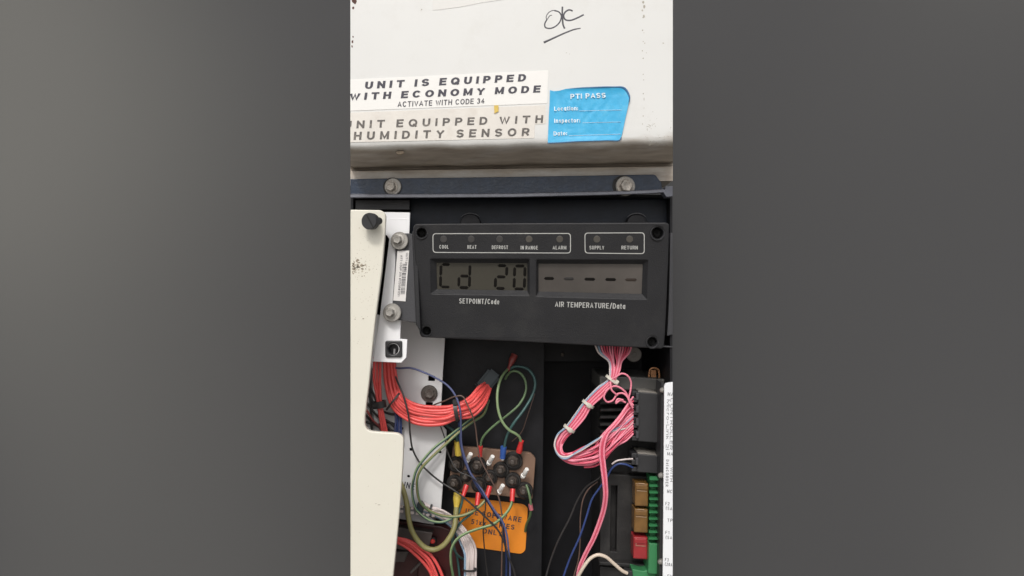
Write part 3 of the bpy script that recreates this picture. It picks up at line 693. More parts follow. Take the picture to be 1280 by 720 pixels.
M['led'] = mat('led_dull', (.075, .068, .058), .35, var=.1, coat=.3)
M['led_dark'] = mat('led_dark', (.048, .046, .045), .35, var=.1, coat=.3)
for i, x in enumerate((554.5, 589, 624.5, 661.3, 699.6, 746, 787)):
    y = 299-.0*i
    plate('indicator_lamp', circ(x, y, 4.3, 22), dd, 'led_dark' if i < 3 else 'led', hs, T=1.4, bevel=.4, h=.6)
text('lettering', [(s_, (a, y_), (b, y_+.1), 4.6) for s_, a, b, y_ in (('COOL', 549.3, 560.6, 310.8), ('HEAT', 584.3, 595.6, 311), ('DEFROST', 614.8, 635, 311.4), ('IN RANGE', 650.8, 672.2, 311.8), ('ALARM', 690.8, 707.8, 311.8), ('SUPPLY', 736.8, 755.2, 311.8), ('RETURN', 776.8, 797.2, 311.8))],
     dd, 'print', hs, wt=.17, gap=.16, h=.2)
text('lettering', [('SETPOINT/Code', (574, 379.3), (624, 380.4), 6.4), ('AIR TEMPERATURE/Data', (693.7, 383.5), (781.4, 386.2), 6.6)], dd, 'print', hs, wt=.155, gap=.17, h=.2)
# side flange held by two washers and bolts
fl = plate('side_flange', rnd([(494, 292), (512, 291.5), (519.5, 294), (524, 404), (514, 402.5), (503, 400.5), (489, 399.5), (494, 330)], .8), 14, 'flange', disp, T=5, bevel=.8)
plate('flange_edge', [(515, 290), (521, 286), (526, 415), (520, 406)], 15, 'housing', disp, T=34, bevel=1, h=1)
bolt('washer', 499.6, 301, 16, 11.2, 5.6, disp, hh=7, off=(-1.8, -1.0), hm='steel', tilt=(-.12, .05))
bolt('washer', 490.4, 390.8, 16, 11.6, 5.6, disp, hh=8, off=(-1.8, 0), hm='steel', tilt=(-.12, .08))
for x in (588, 796):
    lathe('rubber_grommet', x, 280, -8, [(-22, 13), (-1, 13), (1, 12), (1.6, 8)], 'black_box', disp, seg=32)
    link('grommet_highlight', tube_bm([(x-12, 271.5, -6), (x-7, 268.2, -6), (x, 266.8, -6), (x+7, 268.2, -6), (x+12, 271.5, -6)], [.2, .8, 1, .8, .2], seg=8), 'flange', disp, sharp=60)  # highlight on the grommet top, shaped as a thin paler arc
bs_ = sticker('barcode_label', [(496.8, 313.5), (511.6, 313.2), (507, 376.8), (491.4, 375.6)], 14.6, 'label_paper', 'narrow white barcode label reading sideways on the flange left of the display', 'label', T=.4)
rg = random.Random(2); bars = []
y = 330
while y < 368:
    w_ = rg.choice((.5, .8, 1.2)); k = (y-313)/63; x0 = 503.4-4.2*k+1; x1 = 508.6-4.2*k+1
    bars.append(plate_bm([rect(x0, y, x1, y+w_)], 14.6, .3, .02, h=.6)); y += w_+rg.choice((.5, .8, 1.1))
link('barcode', merge(bars), 'ink_strip', bs_)
text('lettering', [('OUT1 00 097', (507.8, 316), (505.4, 340), 2.6), ('ATT COUP 015 #1220R#1251', (500.8, 319), (497.2, 370), 2.6)], 14.6, 'ink', bs_, wt=.14, gap=.2, h=.6, T=.3)

# ---------------------------------------------------------------- sliver of the neighbouring module on the right
nb = thing('side_module', P(839, 360, 0), 'narrow sliver of a grey module beyond the right edge of the display', 'module')
plate('module_edge', rnd([(838, 291), (841, 291), (841, 418), (834, 420), (836, 380)], .5), 2, 'flange', nb, T=30, bevel=.5)
plate('module_base', rnd([(829, 432.4), (841, 432.8), (841, 434.6), (829, 434)], .2), 0, 'flange', nb, T=22, bevel=.3)

# ---------------------------------------------------------------- light grey mounting plate
gp = thing('grey_plate', P(525, 540, -60), 'light grey metal plate with small holes behind the wires, right of the cream cover', 'metal plate')
def g_hole(x, y, rr): return circ(x, y, rr, 12)
gout = rnd([(455, 392), (556, 400), (556, 425), (553.4, 468), (551.6, 505), (549.6, 530), (553, 532), (558, 538), (558, 560), (553.6, 603), (551, 642), (530, 636), (455, 626)], .8)
plate('plate_sheet', [gout, rect(535.3, 470, 543.6, 476.4), [(532, 502.5), (541, 503), (540.6, 509), (531.8, 508.4)], circ(513.6, 562, 2, 10), circ(550, 565.3, 2, 10), circ(510.6, 595.6, 1.9, 10)], -60, 'grey_plate', gp, T=3, bevel=.4)
bolt('washer', 536.6, 491.6, -60, 10.4, 6.5, gp, hh=4, wm='dark_bolt', hm='dark_bolt', off=(.5, 0), wt=3)
text('lettering', [('INE', (504.5, 609.4), (517.6, 612.2), 7.6)], -60, 'ink', gp, wt=.17, gap=.2, h=.2)
# hex slot hint and relay tray below
tr = thing('terminal_tray', P(520, 650, -55), 'grey tray with a row of pale contacts behind the green wires', 'terminal strip')
plate('tray_front', rnd([(455, 629), (530, 640), (544, 652), (542, 656), (498, 648.5), (455, 643)], .6), -52, 'tray', tr, T=14, bevel=.8)
for i in range(7):
    for j in range(2):
        x, y = 500+i*6.6, 631.5+j*6+i*.9
        if x < 541: plate('contact', rnd(rect(x, y, x+4, y+3.2), .8), -51, 'pale_wire', tr, T=2, bevel=.4, h=1.4)
# things below: relays on a maroon base
rb = thing('relay_base', P(520, 690, -80), 'dark maroon plastic base under the olive cable', 'relay base')
plate('base_block', rnd([(455, 645), (552, 658), (580, 670), (582, 800), (455, 800)], 2), -86, 'maroon', rb, T=18, bevel=1.5)
plate('relay', rnd([(470, 655), (541, 666), (536, 684), (520, 690), (470, 682)], 1.2), -72, 'part_brown', rb, T=14, bevel=1)
plate('relay', rnd([(470, 690), (511, 690), (505, 703), (470, 702)], 1.2), -70, 'part_brown', rb, T=14, bevel=1)
lathe('indicator_lens', 541, 676.5, -78, [(-4, 4.6), (1, 4.6), (2.2, 3.6)], 'conn', rb, seg=20)
lathe('indicator_lens', 541, 676.5, -76, [(0, 3.1), (2, 3), (3.6, 1.8), (4, .6)], 'red_lens', rb, seg=20)
link('lever', beam_bm((513, 716, -62), (528, 701, -62), 3.5, 3), 'part_brown', rb)
plate('maroon_cap', rnd([(522, 706), (545, 700), (556, 720), (552, 770), (520, 770)], 3), -72, 'maroon', rb, T=12, bevel=1.5)

# ---------------------------------------------------------------- terminal board
tb = thing('terminal_board', P(615, 592, -80), 'brown insulating board crowded with black screw terminals', 'terminal board')
plate('board', rnd([(566, 557), (663, 566), (669.6, 572.5), (665.6, 624), (560.5, 613)], [2, 3, 3, 2, 2]), -80, 'board', tb, T=7, bevel=.8)
def terminal(x, y, rot, big=1.):
    big *= 1.1
    n = lathe('terminal', x, y, -80, [(0, 9.2*big), (3, 9.4*big), (4.5, 8.6*big), (4.6, 7.2*big), (9, 6.8*big), (10, 6*big)], 'knob', tb, seg=22, tilt=(rg.uniform(-.1, .1)-.06, rg.uniform(-.05, .05)))
    lathe('nut', x-.5, y, -70, [(0, 5.4*big), (4.2, 5.4*big), (5, 4.6*big)], 'stud', n, seg=6, rot=rot, tilt=(-.08, -.03))
    lathe('stud', x-1, y+.4, -66, [(0, 2.9), (7, 2.9), (7.8, 2.2)], 'dark_bolt', n, seg=14, tilt=(-.1, -.06))
rg = random.Random(9)
for x, y, b in ((570.5, 580, 1), (597.5, 581.5, 1.1), (626.8, 586.5, 1), (642, 575.5, 1.15), (568.5, 603, 1), (583, 594.3, .75), (612.3, 596.2, .95), (599, 605, .95), (641.3, 600, 1), (655.6, 612.4, 1.05)):
    terminal(x, y, rg.random()*6, b)
for x, y in ((586.5, 571.2), (613.8, 574.3), (656.6, 590.4), (626.6, 610.6)):
    p = link('standoff', tube_bm([(x-2.2, y+4, -70), (x, y, -64), (x+2, y-4, -60)], [2.4, 2.9, 2.9, 2.6], n=4, seg=14), 'chrome', tb, sharp=50)
    link('cap', tube_bm([(x-3, y+5.2, -72), (x-2, y+3.4, -69)], 3.3, n=3, seg=14), 'chrome', p, sharp=50)

# ---------------------------------------------------------------- orange sticker
os_ = sticker('sticker', rnd([(576, 620.5), (654.5, 630), (659.8, 634.5), (656.8, 688), (651.5, 692.3), (592, 684), (573, 681)], [3, 4, 4, 4, 4, 0, 4]), -96.5, 'orange', 'orange sticker reading USE SOFTWARE 51xx SERIES ONLY', 'sticker', T=.6)
text('lettering', [('USE SOFTWARE', (581.5, 641.6), (651.3, 652.8), 6.4), ('51xx SERIES', (588.6, 654.6), (642.6, 662), 6.2), ('ONLY', (602.8, 666.2), (627.2, 670), 6.2)], -96.5, 'ink', os_, wt=.20, gap=.27, h=.8)

# ---------------------------------------------------------------- wires
def wthing(name, label, cat, pts, group=None, d=-40):
    p = pts[len(pts)//2]
    return thing(name, P(p[0], p[1], p[2] if len(p) > 2 else d), label, cat, group)
LW = 'loose single wires in front of the terminal board'
def wire(label, pts, r_, m, d=-40, sleeves=(), stripe=None):
    """one loose wire: core tube, optional crimp sleeves [(x0,y0,x1,y1,r0,r1,material,depth)]"""
    t = wthing('wire', label, 'wire', pts, LW, d)
    pts = [(p[0], p[1], p[2] if len(p) > 2 else d) for p in pts]
    tube('insulation', pts, r_, m, t)
    if stripe:
        off = [(p[0]+stripe[1], p[1]+stripe[2], p[2]+r_*.35) for p in pts]
        tube('stripe', off, r_*.72, stripe[0], t)
    for x0, y0, x1, y1, r0, r1, sm, sd in sleeves:
        sdd = sd if isinstance(sd, tuple) else (sd, sd)
        mx_, my_ = (x0+x1)/2, (y0+y1)/2
        tube('crimp_sleeve', [(x0, y0, sdd[0]), (mx_, my_, (sdd[0]+sdd[1])/2), (x1, y1, sdd[1])], [r0, r0*1.02, r1*1.02, r1], sm, t, n=5, seg=16)
    return t

# red harness
def fam(A, B, k):
    return [tuple(a[i]*(1-k)+b[i]*k for i in range(3)) for a, b in zip(A, B)]
rh = thing('red_harness', P(540, 512, -35), 'thick bundle of red wires strapped together across the grey plate', 'wire bundle')
up = [(492.5, 448, -38), (496, 478, -38), (503, 496, -36), (520, 506.5, -36), (540, 509.5, -36), (563, 508.5, -36), (577, 503, -38), (589, 496, -42), (597, 486.5, -52), (606, 479.5, -70)]
lo = [(480.5, 448, -38), (483, 480, -38), (490, 507, -38), (503, 520.5, -38), (522, 529, -38), (552, 530.5, -38), (571, 523.5, -38), (590, 519.5, -42), (604, 508, -50), (613, 486, -70)]
rg = random.Random(21)
ks = [i/6 for i in range(7)]
for i, k in enumerate(ks):
    p = fam(up, lo, k)
    p = [(x+rg.uniform(-.5, .5), y+rg.uniform(-.7, .7), d_+rg.uniform(-2, 2)+3*math.sin(k*math.pi)) for x, y, d_ in p]
    p[-1] = (p[-1][0], p[-1][1], -72)
    p[0] = (p[0][0], p[0][1], -38-(i % 2)*6); p[1] = (p[1][0], p[1][1], -38-(i % 2)*5)
    tube('wire', p, 2.25, 'red_wire', rh)
for i, k in enumerate((.1, .38, .62, .9)):      # second layer behind and crossing
    p = fam(up, lo, k); p = [(x+rg.uniform(-.8, .8), y+2*math.sin(j*.9+i*2), d_-(12 if j < 2 else 5)) for j, (x, y, d_) in enumerate(p)]
    tube('wire', p, 1.9, 'red_wire', rh)
for i in range(3):                               # branch running straight down behind the cover
    x = 468.2+i*3.7
    tube('wire', [(x, 446, -34-i % 2*3), (x-.6, 475, -34), (472+i*1.9, 500, -33-i % 2*3), (474+i*2.1, 515, -33), (478+i*2.6, 540, -34), (482+i*2.6, 570, -38)], 1.75, 'red_wire', rh)
tie('cable_tie', 491.5, 501.5, -37, 38, 13.5, 7, 'tie_black', rh, bw=1.2)
tie('cable_tie', 570.5, 514.5, -38, -10, 11.5, 7, 'tie_black', rh, bw=2.4, head=(570, 502.5), headsize=8)
tie('cable_clamp', 474, 505.5, -34, 82, 7.5, 6, 'tie_black', rh, bw=4.2, th=1.4, head=(468, 506.5), headsize=7)
pg = thing('plug', P(614, 476, -78), 'dark teal plug where the red bundle ends', 'connector')
link('plug_body', beam_bm((601, 487, -78), (619, 465, -82), 20, 18), 'teal_plug', pg)
link('plug_collar', beam_bm((600, 489, -77), (604, 484, -78), 23, 21), 'conn', pg)

rb3 = thing('red_wire_group', P(525, 690, -50), 'four red wires curving down out of the bottom left corner', 'wire bundle')
for i, p in enumerate(([(480, 669), (496, 672.5), (511, 676), (525, 684), (537.5, 693), (545, 703), (552.5, 719), (560, 745)], [(480, 672), (496, 675), (510, 680.5), (523, 690), (534, 701), (542, 716), (550, 745)],
                       [(480, 671), (496, 673.5), (511, 678.5), (524, 688), (536, 699), (545, 717), (552, 745)], [(480, 674.5), (496, 678), (508, 684), (521, 695), (532, 706.5), (539, 718), (545, 745)])):
    tube('wire', [(x, y, -46-(i % 2)*4) for x, y in p], 2.0, 'red_wire', rb3)

# dark strands glimpsed behind the cover step
ds = thing('dark_wire_group', P(480, 500, -58), 'tangle of dark and blue wires behind the step of the cream cover', 'wire bundle')
for i, p in enumerate(([(455, 470), (470, 500), (478, 525), (500, 548)], [(456, 500), (472, 520), (490, 530), (503, 552)], [(452, 512), (468, 530), (480, 536), (500, 540)], [(484, 470), (488, 500), (496, 515), (498, 560)], [(462, 455), (463, 500), (466, 560)],
                       [(452, 525), (470, 531), (486, 528), (504, 536)], [(486, 452), (492, 480), (497, 500), (507, 520)], [(458, 490), (475, 512), (495, 518), (508, 512)])):
    tube('wire', [(x, y, -52-(i % 3)*2) for x, y in p], 1.5, 'black_wire', ds)
for i in range(4):
    tube('wire', [(493+i*2.5, 508, -50), (494.5+i*2.3, 525, -49), (493+i*2.7, 545, -50), (492+i*2.7, 565, -52)], 1.1, 'blue_wire' if i % 2 else 'lilac_wire', ds)
tube('wire', [(458, 512, -44), (466, 525, -44), (475, 535, -44), (480, 560, -46)], 1.4, 'crimp_dark', ds)

wire('long dark grey wire sweeping diagonally down across the orange sticker', [(489, 452, -46), (496.7, 476.7, -34), (503, 491, -28), (506.7, 503, -26), (511, 522, -26), (513, 545, -32), (516, 562, -40), (524.5, 578, -44), (538, 592, -46), (552, 603, -48), (570, 614.5, -44), (588, 629, -42), (609.5, 649, -42), (623, 663.5, -44), (630, 678, -48), (636, 697, -52), (642, 712, -56), (648, 740, -60)], 1.15, 'black_wire')
wire('thin brown wire looping over the red bundle and down the orange sticker', [(537, 509, -56), (545, 505, -46), (556, 501, -34), (569, 495.6, -28), (578, 495.4, -26), (584.5, 506.7, -26), (591, 521, -28), (594.5, 535, -34), (596.3, 550, -38), (600, 572, -42), (611, 594.5, -44), (620, 612, -46), (625.8, 632, -48), (628, 655, -50), (627.5, 687, -60), (626.5, 740, -70)], .95, 'brown_wire')
wire('lilac blue wire arching from the white bracket over the grey plate and down', [(486, 457, -44), (497, 460.3, -36), (513, 460, -34), (530, 465.5, -34), (546.7, 473.5, -34), (559, 481.5, -32), (566.8, 490.5, -30), (572.5, 502, -28), (575.6, 516, -26), (576.2, 534, -32), (577, 556, -38), (582, 575, -42), (588, 591, -44), (598, 605.5, -44), (607, 620, -44), (618, 638, -44), (627, 650, -44), (633, 666, -46), (636, 689.5, -52), (637.5, 706, -58), (637, 740, -62)], 1.25, 'lilac_wire')
wire('dark navy wire running close beside the lilac one over the terminal board', [(573, 508, -40), (574, 520, -50), (574.5, 545, -54), (578, 566, -56), (585, 586, -50), (592, 600, -48), (602, 616, -48), (611, 629, -52), (619, 642, -56), (627, 655, -58), (631, 675, -62), (633, 700, -70), (632, 740, -76)], 1.5, 'navy_wire')
wire('thin black wire curling from the red bundle over the left terminals', [(549, 528, -46), (556, 548, -48), (560, 566, -52), (572, 588, -46), (590, 597, -42), (603, 611, -44), (607, 630, -48), (604, 655, -54), (606, 690, -70), (612, 740, -80)], .8, 'black_wire')
wire('teal wire with a pale stripe looping left below the red bundle', [(572.5, 637, -54), (572, 641, -51), (569.5, 644.5, -48), (562.5, 649.4, -46), (552.5, 652.8, -44), (540, 651.5, -44), (530, 646, -44), (521, 637.5, -44), (516.5, 625, -44), (515.4, 611, -44), (517, 600, -42), (521, 586.7, -42), (530, 574, -42), (543, 560, -44), (562, 545, -50), (584.5, 527, -56), (602, 513, -64), (610, 500, -72)], 1.65, 'teal_wire', stripe=('green_pale', -.5, -.4))
wire('yellow-green wire crossing the grey plate to a red crimp', [(611, 500, -76), (604, 518, -66), (590, 527.5, -58), (573, 540.5, -52), (555, 557, -46), (538, 573, -42), (527, 585, -40), (521.8, 597, -40), (521.6, 612, -40), (524.5, 625.5, -40), (531, 634, -40), (541, 640.5, -42), (555, 645, -44), (574, 645, -46), (590, 639.5, -48), (600, 632, -48), (607, 624.6, -51.5)], 1.7, 'olive', sleeves=[(607.5, 624, 612.5, 608, 2.9, 3.3, 'crimp_red', (-52, -60))], stripe=('green_wire', .5, .5))
wire('teal green wire from the leftmost lower red crimp curving down along the white bundle', [(578.8, 620, -53), (577, 630, -52), (571, 650, -52), (566, 668, -54), (566, 682.5, -58), (572, 693.6, -64), (579, 699, -74)], 1.5, 'teal_wire', sleeves=[(578.6, 620.4, 583.4, 606.5, 2.7, 3.2, 'crimp_red', (-53, -60))])
wire('green wire looping left from the rightmost lower red crimp across the orange sticker', [(640.1, 625.5, -52), (639, 631, -51), (634.5, 639.5, -48), (626, 648.4, -46), (617, 655, -46), (598, 661, -44), (581.7, 667, -42), (570.5, 675, -42), (564.2, 687, -44), (563.8, 703, -48), (566.4, 721, -54), (570, 745, -60)], 1.7, 'green_wire', sleeves=[(640, 627, 641, 611.5, 2.9, 3.2, 'crimp_red', (-52, -60))], stripe=('green_pale', -.4, -.4))
wire('teal wire from the middle lower red crimp bending left across the sticker', [(596.4, 630.5, -50), (593.5, 637, -50), (588, 643, -50), (576, 653, -52), (569, 664, -56), (566.5, 676, -60), (572, 700, -70), (576, 735, -76)], 1.5, 'teal_wire', sleeves=[(596.2, 632, 598.4, 616, 3.1, 3.4, 'crimp_red', (-50, -58))])
wire('green wire from the dark red spade down to the upper right red crimp', [(634.5, 462, -84), (629.5, 467.5, -72), (625, 476, -62), (622, 489, -54), (621.6, 502, -50), (623.6, 515.6, -48), (628.4, 528, -48), (636.5, 537.6, -50), (645, 542.5, -54), (649.6, 547, -58), (651.2, 553, -62)], 1.7, 'green_pale', sleeves=[(652, 551, 648.6, 565, 3.0, 3.8, 'crimp_red', (-62, -68)), (643.2, 443.5, 634.5, 464, 4.4, 2.2, 'crimp_dark', (-92, -84))])
wire('green looped wire from the dark red spade round to the middle red crimp', [(631.5, 474, -84), (635, 468, -80), (641, 464, -76), (648, 465, -74), (654.8, 472, -72), (657.6, 481.5, -70), (656.4, 492, -66), (649, 505.6, -60), (636, 517.5, -56), (622, 528.4, -56), (609.5, 539.5, -56), (602.5, 549, -58), (600.6, 558, -60)], 1.5, 'green_wire', sleeves=[(600.5, 557.5, 600.2, 570.5, 2.9, 2.5, 'crimp_red', (-60, -64))])
wire('outermost teal looped wire ending in the blue crimp', [(636, 463, -88), (641, 459, -84), (648, 458, -82), (659, 461, -80), (666.6, 469.5, -78), (669, 480.5, -76), (665.6, 493.5, -72), (657, 509, -66), (649.5, 519.5, -62), (643.6, 527, -60), (637.6, 536.5, -60), (633, 547, -60), (630.2, 560, -62)], 1.75, 'teal_wire', sleeves=[(629.6, 558.5, 628.2, 572.5, 3.9, 3.6, 'crimp_blue', (-62, -66)), (628.2, 571.8, 628.1, 574.5, 2.4, 2.2, 'chrome', (-66, -67))])
wire('dark wire ending in the upper yellow crimp on the terminal board', [(557, 531, -66), (566, 538, -64), (570.5, 545, -62), (571.8, 553, -62)], 1.9, 'teal_wire', sleeves=[(571.5, 551.5, 573, 568.6, 4.1, 4.2, 'crimp_yellow', (-62, -66))])
wire('short dark green wire with a pink crimp right of the orange sticker', [(658, 606, -66), (661.6, 618, -60), (663.6, 632, -60), (663, 643, -66), (658, 656, -84), (656.5, 664, -94)], 1.6, 'green_wire', sleeves=[(663, 630, 664.2, 637.6, 2.7, 2.7, 'crimp_pink', -61)])
wire('thin dark brown wire hanging in the shade right of the looped green wires', [(668.5, 492, -90), (665, 503, -86), (658, 524, -84), (652, 540, -86), (640, 552, -94)], .6, 'brown_wire')
oc = wire('thick olive green cable in a deep U, ending in the lower yellow crimp', [(498, 598, -64), (504.5, 614, -52), (508.5, 630, -42), (510.5, 646, -38), (514.4, 662, -36), (522.4, 676, -36), (532, 684.6, -36), (542.5, 687, -36), (553, 682.5, -36), (561.4, 672.6, -38), (567.6, 660, -42), (569.6, 646, -48), (570.6, 634, -52)], 3.3, 'olive', sleeves=[(570, 641, 572, 616, 3.2, 5.0, 'crimp_yellow', (-50, -58))])

# white bundle
wb = thing('white_harness', P(580, 670, -58), 'bundle of pale white wires running down left of the orange sticker', 'wire bundle')
A = [(524, 626, -54), (540, 634, -52), (553, 638, -52), (566, 646, -54), (578, 658, -56), (588, 672, -58), (594, 686, -60), (594.5, 704, -60), (594, 740, -62)]
B = [(526, 636, -54), (538, 642, -54), (550, 648, -56), (561, 655, -58), (570, 666, -60), (577, 680, -62), (580.5, 692, -62), (581, 706, -62), (580.5, 740, -64)]
rg = random.Random(4)
for i in range(7):
    k = i/6
    tube('wire', [(x+rg.uniform(-.5, .5), y+rg.uniform(-.5, .5), d_+rg.uniform(-2, 2)) for x, y, d_ in fam(A, B, k)], 1.45, 'ice_wire' if i == 6 else 'pale_wire', wb)
tie('cable_tie', 587.4, 712, -61, 90, 8.6, 4.5, 'tie_black', wb, bw=1.2, head=(594, 711.5), headsize=4)
tie('cable_tie', 538, 635.5, -52, 20, 4.5, 4, 'black_wire', wb, bw=1.3)
plate('cloth_clamp', rnd([(521, 629), (527, 627), (531, 633), (528, 642), (521, 638)], 2), -45, 'teal_plug', wb, T=8, bevel=1.5)

# ---------------------------------------------------------------- pink harness
ph = thing('pink_harness', P(725, 530, -15), 'looped bundle of pink wires held by pale cable ties below the display', 'wire bundle')
rg = random.Random(33)
N = 14
for i in range(N):
    k = i/(N-1)       # 0 inner/right, 1 outer/left
    xs = 790-46*k
    x1 = 775-13*k
    q = [(xs, 431, -22), (xs-(xs-x1)*.25, 441, -20), (x1+(2 if k < .5 else -1), 452, -16), (774.5-12*k, 463, -13), (769-8*k, 474, -11)]
    def perp(x, y, nx, ny, wd): return (x+nx*wd*(k-.5), y+ny*wd*(k-.5))
    for (x, y, nx, ny, wd, d_) in ((751, 489, -.6, -.8, 10, -9), (735, 505, -.8, -.6, 9, -8), (725, 520, -.86, -.4, 11, -8), (712, 536, -.8, -.55, 9, -8)):
        a, b = perp(x, y, nx, ny, wd*1.15); q.append((a, b, d_+(1.6 if i % 2 == 0 else -.6)+rg.uniform(-.3, .3)))
    inn = [(707, 548), (702, 559), (705, 567), (714, 566), (729, 559), (744, 551), (764, 535)]
    out = [(697.5, 543.5), (693.4, 556), (697, 569), (711, 582), (731, 586), (753, 581), (775, 562)]
    # the outermost pale pair keeps a tight loop and crosses back over the top
    if i >= N-2: out = [(697, 543.5), (693, 556), (697, 568), (706, 573.4-(i-N+2)*1.6), (722, 565), (741, 553), (762, 540)]
    jit = lambda s_: rg.uniform(-s_, s_)
    ko = min(1, max(0, k+jit(.10)))
    for j, ((ax, ay), (bx, by)) in enumerate(zip(inn, out)):
        kk = ko if i < N-2 else 1
        q.append((ax*(1-kk)+bx*kk+jit(.5), ay*(1-kk)+by*kk+jit(.6), -8+(j-3)*1.2+(4 if i >= N-2 else jit(3))))
    endy = 501+ (1-k)*4+ k*48 if i < N-2 else 520+6*(i-N+2)
    q += [(782, endy+9-6*k*0, -9), (791.5, endy, -12)]
    m_ = 'pale_wire' if i == N-1 else ('ice_wire' if i == N-2 else ('pink_deep' if i % 4 in (1, 2) else 'pink_wire'))
    tube('wire', q, 1.2, m_, ph)
for i in range(6):                                # second layer of the fan to the connector
    k = i/5
    tube('wire', [(716+k*14, 569+k*15, -14), (728+k*14, 571+k*12, -12), (741+k*12, 562+k*15, -8), (752+k*11, 545+k*20, -5), (768+k*5, 528+k*19, -6), (781, 513+k*24, -9), (791.5, 506+k*36, -13)], 1.3, 'pink_deep' if i % 2 else 'pink_wire', ph)
for i in range(3):                                # strands running straight down to the bottom edge
    o_ = i*2.5
    tube('wire', [(791.5, 496+i*5, -12), (783, 508+i*3, -4), (774+o_*.6, 521+i, 0), (765+o_*.8, 532.5, 2), (757+o_*.8, 541, 2), (751.4+o_, 552, 3), (749.8+o_, 566, 3), (751.5+o_, 583, 2), (754+o_*.9, 603, 0), (755+o_*.8, 620, -4), (752.6+o_*.8, 637, -10), (747+o_*.8, 655, -16), (739.5+o_*.8, 674, -22), (730+o_*.7, 693, -28), (722.5+o_*.6, 712, -32), (719+o_*.6, 745, -36)], 1.35, ('pink_wire', 'pink_deep', 'pink_wire')[i], ph)
for q in ([(765, 474), (770.5, 470.5), (777, 467), (784, 469.3), (788.6, 477), (788, 488.6), (786, 500), (791, 506)], [(763, 477), (763.2, 483), (765, 488), (768.5, 491.5), (772, 494)],
          [(764, 484), (768, 482.6), (774, 484), (782, 490.5), (786, 498), (790, 505)], [(763, 484), (757.6, 489), (755, 497), (759, 502.4), (766, 500.4), (771.7, 492.6), (778.6, 491.6), (784, 496), (787.5, 504), (791, 510)],
          [(779, 500), (772, 499), (770, 504), (775, 500.5), (782, 503)]):
    tube('wire', [(x, y, -4+2*math.sin(j)) for j, (x, y) in enumerate(q)], 1.2, 'pink_wire', ph)
tie('cable_tie', 764.8, 474.8, -10.5, -52+180, 8.2, 6, 'tie_white', ph, bw=1.7, th=1.1, head=(770.8, 477.4), headsize=5.2)
tie('cable_tie', 735, 505, -8, 125, 7.2, 6, 'tie_white', ph, bw=1.8, th=1.2, head=(736, 506.8), headsize=5.6)
tie('cable_tie', 711.5, 535.6, -8, 125, 6.8, 6, 'tie_white', ph, bw=1.8, th=1.2, head=(712.5, 537.6), headsize=5.6)
tag(lathe('plastic_disc', 792.4, 443, -60, [(-110, 2), (-4, 2), (-3, 9.6), (0, 9.6), (1.2, 8.6), (1.2, 3.4), (2, 2.6)], 'disc', None, seg=32), 'round grey plastic disc behind the fan of pink wires under the display', 'disc')

# ---------------------------------------------------------------- controller on the right
ct = thing('controller', P(795, 590, -40), 'dark controller unit with fins, plugs and fuses at the right of the box', 'controller')
plate('casing', rnd([(750, 487), (841, 490), (841, 800), (752, 800)], 1), -62, 'casing', ct, T=110, bevel=1)
plate('top_cover', rnd([(749.5, 470), (800, 471.5), (841, 475), (841, 489), (796, 488), (749.5, 489)], [3, 0, 0, 0, 0, 1]), -36, 'cover_grey', ct, T=90, bevel=2)
plate('front_panel', [rnd([(750, 592), (812, 596), (811, 703), (750, 700)], 1), rnd([(763.8, 607), (772, 607), (770.6, 690), (762.8, 689)], .8)], -46, 'casing', ct, T=14, bevel=.8)
plate('lower_ledge', rnd([(749, 702), (812, 706), (812, 712), (749, 707)], .6), -34, 'casing', ct, T=24, bevel=1.4)
plate('lower_block', rnd([(750, 708), (796, 712), (796, 800), (750, 800)], 1), -44, 'casing', ct, T=16, bevel=1)
for i in range(6):
    y = 500+i*9.0
    link('cooling_fin', beam_bm((748.5, y+1, -40), (789, y+1, -40), 3.0, 30), 'casing', ct)
lg = thing('plug', P(808, 522, -15), 'large black plug receiving the pink wires', 'connector', 'black plugs on the controller')
def big_plug(t, x0, y0, x1, y1, ribs):
    plate('plug_body', rnd([(x0+7, y0+1.5), (x1, y0+4), (x1-.5, y1+1.5), (x0+7, y1-1)], .8), -14, 'conn', t, T=42, bevel=1)
    plate('top_highlight', rnd([(x0+7.5, y0-.5), (x0+20, y0+.2), (x1-2, y0+3.2), (x1-2, y0+4.6), (x0+7.5, y0+1.8)], .3), -16, 'conn_highlight', t, T=30, bevel=.4)  # light along the plug top painted as a pale strip
    n = ribs
    for i in range(n):
        a = y0+(y1-y0)*i/n
        plate('latch', rnd(rect(x0, a+.8, x0+7.2, a+(y1-y0)/n-1.6), .8), -12 if i % 2 else -16, 'conn', t, T=26, bevel=.8)
    for i in range(max(1, ribs//2)):
        a = y0+(y1-y0)*(i+.42)/(max(1, ribs//2))
        plate('clip', rnd(rect(x0+5, a-4, x0+8.8, a+5), .8), -9, 'flange', t, T=8, bevel=.8)
    k = 0; a = y0+10
    while a < y1-4:
        plate('slot', rect(x1-2.6, a, x1+.4, a+4.6), -13.9, 'hole', t, T=.6, bevel=.1, h=.2); a += 8.4
big_plug(lg, 790, 488.5, 826, 552.5, 8)
sg = thing('plug', P(808, 580, -15), 'small black plug below the large one, fed by blue and grey wires', 'connector', 'black plugs on the controller')
big_plug(sg, 789.5, 566, 826, 591, 3)
fc = [(794, 603.6, 810.6, 632.5, 'amber'), (793, 636, 810.2, 665.5, 'amber'), (792, 671, 809.8, 698.5, 'red_fuse')]
lbl = ['upper amber blade fuse beside the green terminal teeth', 'lower amber blade fuse, directly above the red one', 'red blade fuse beside the plain part of the green block']
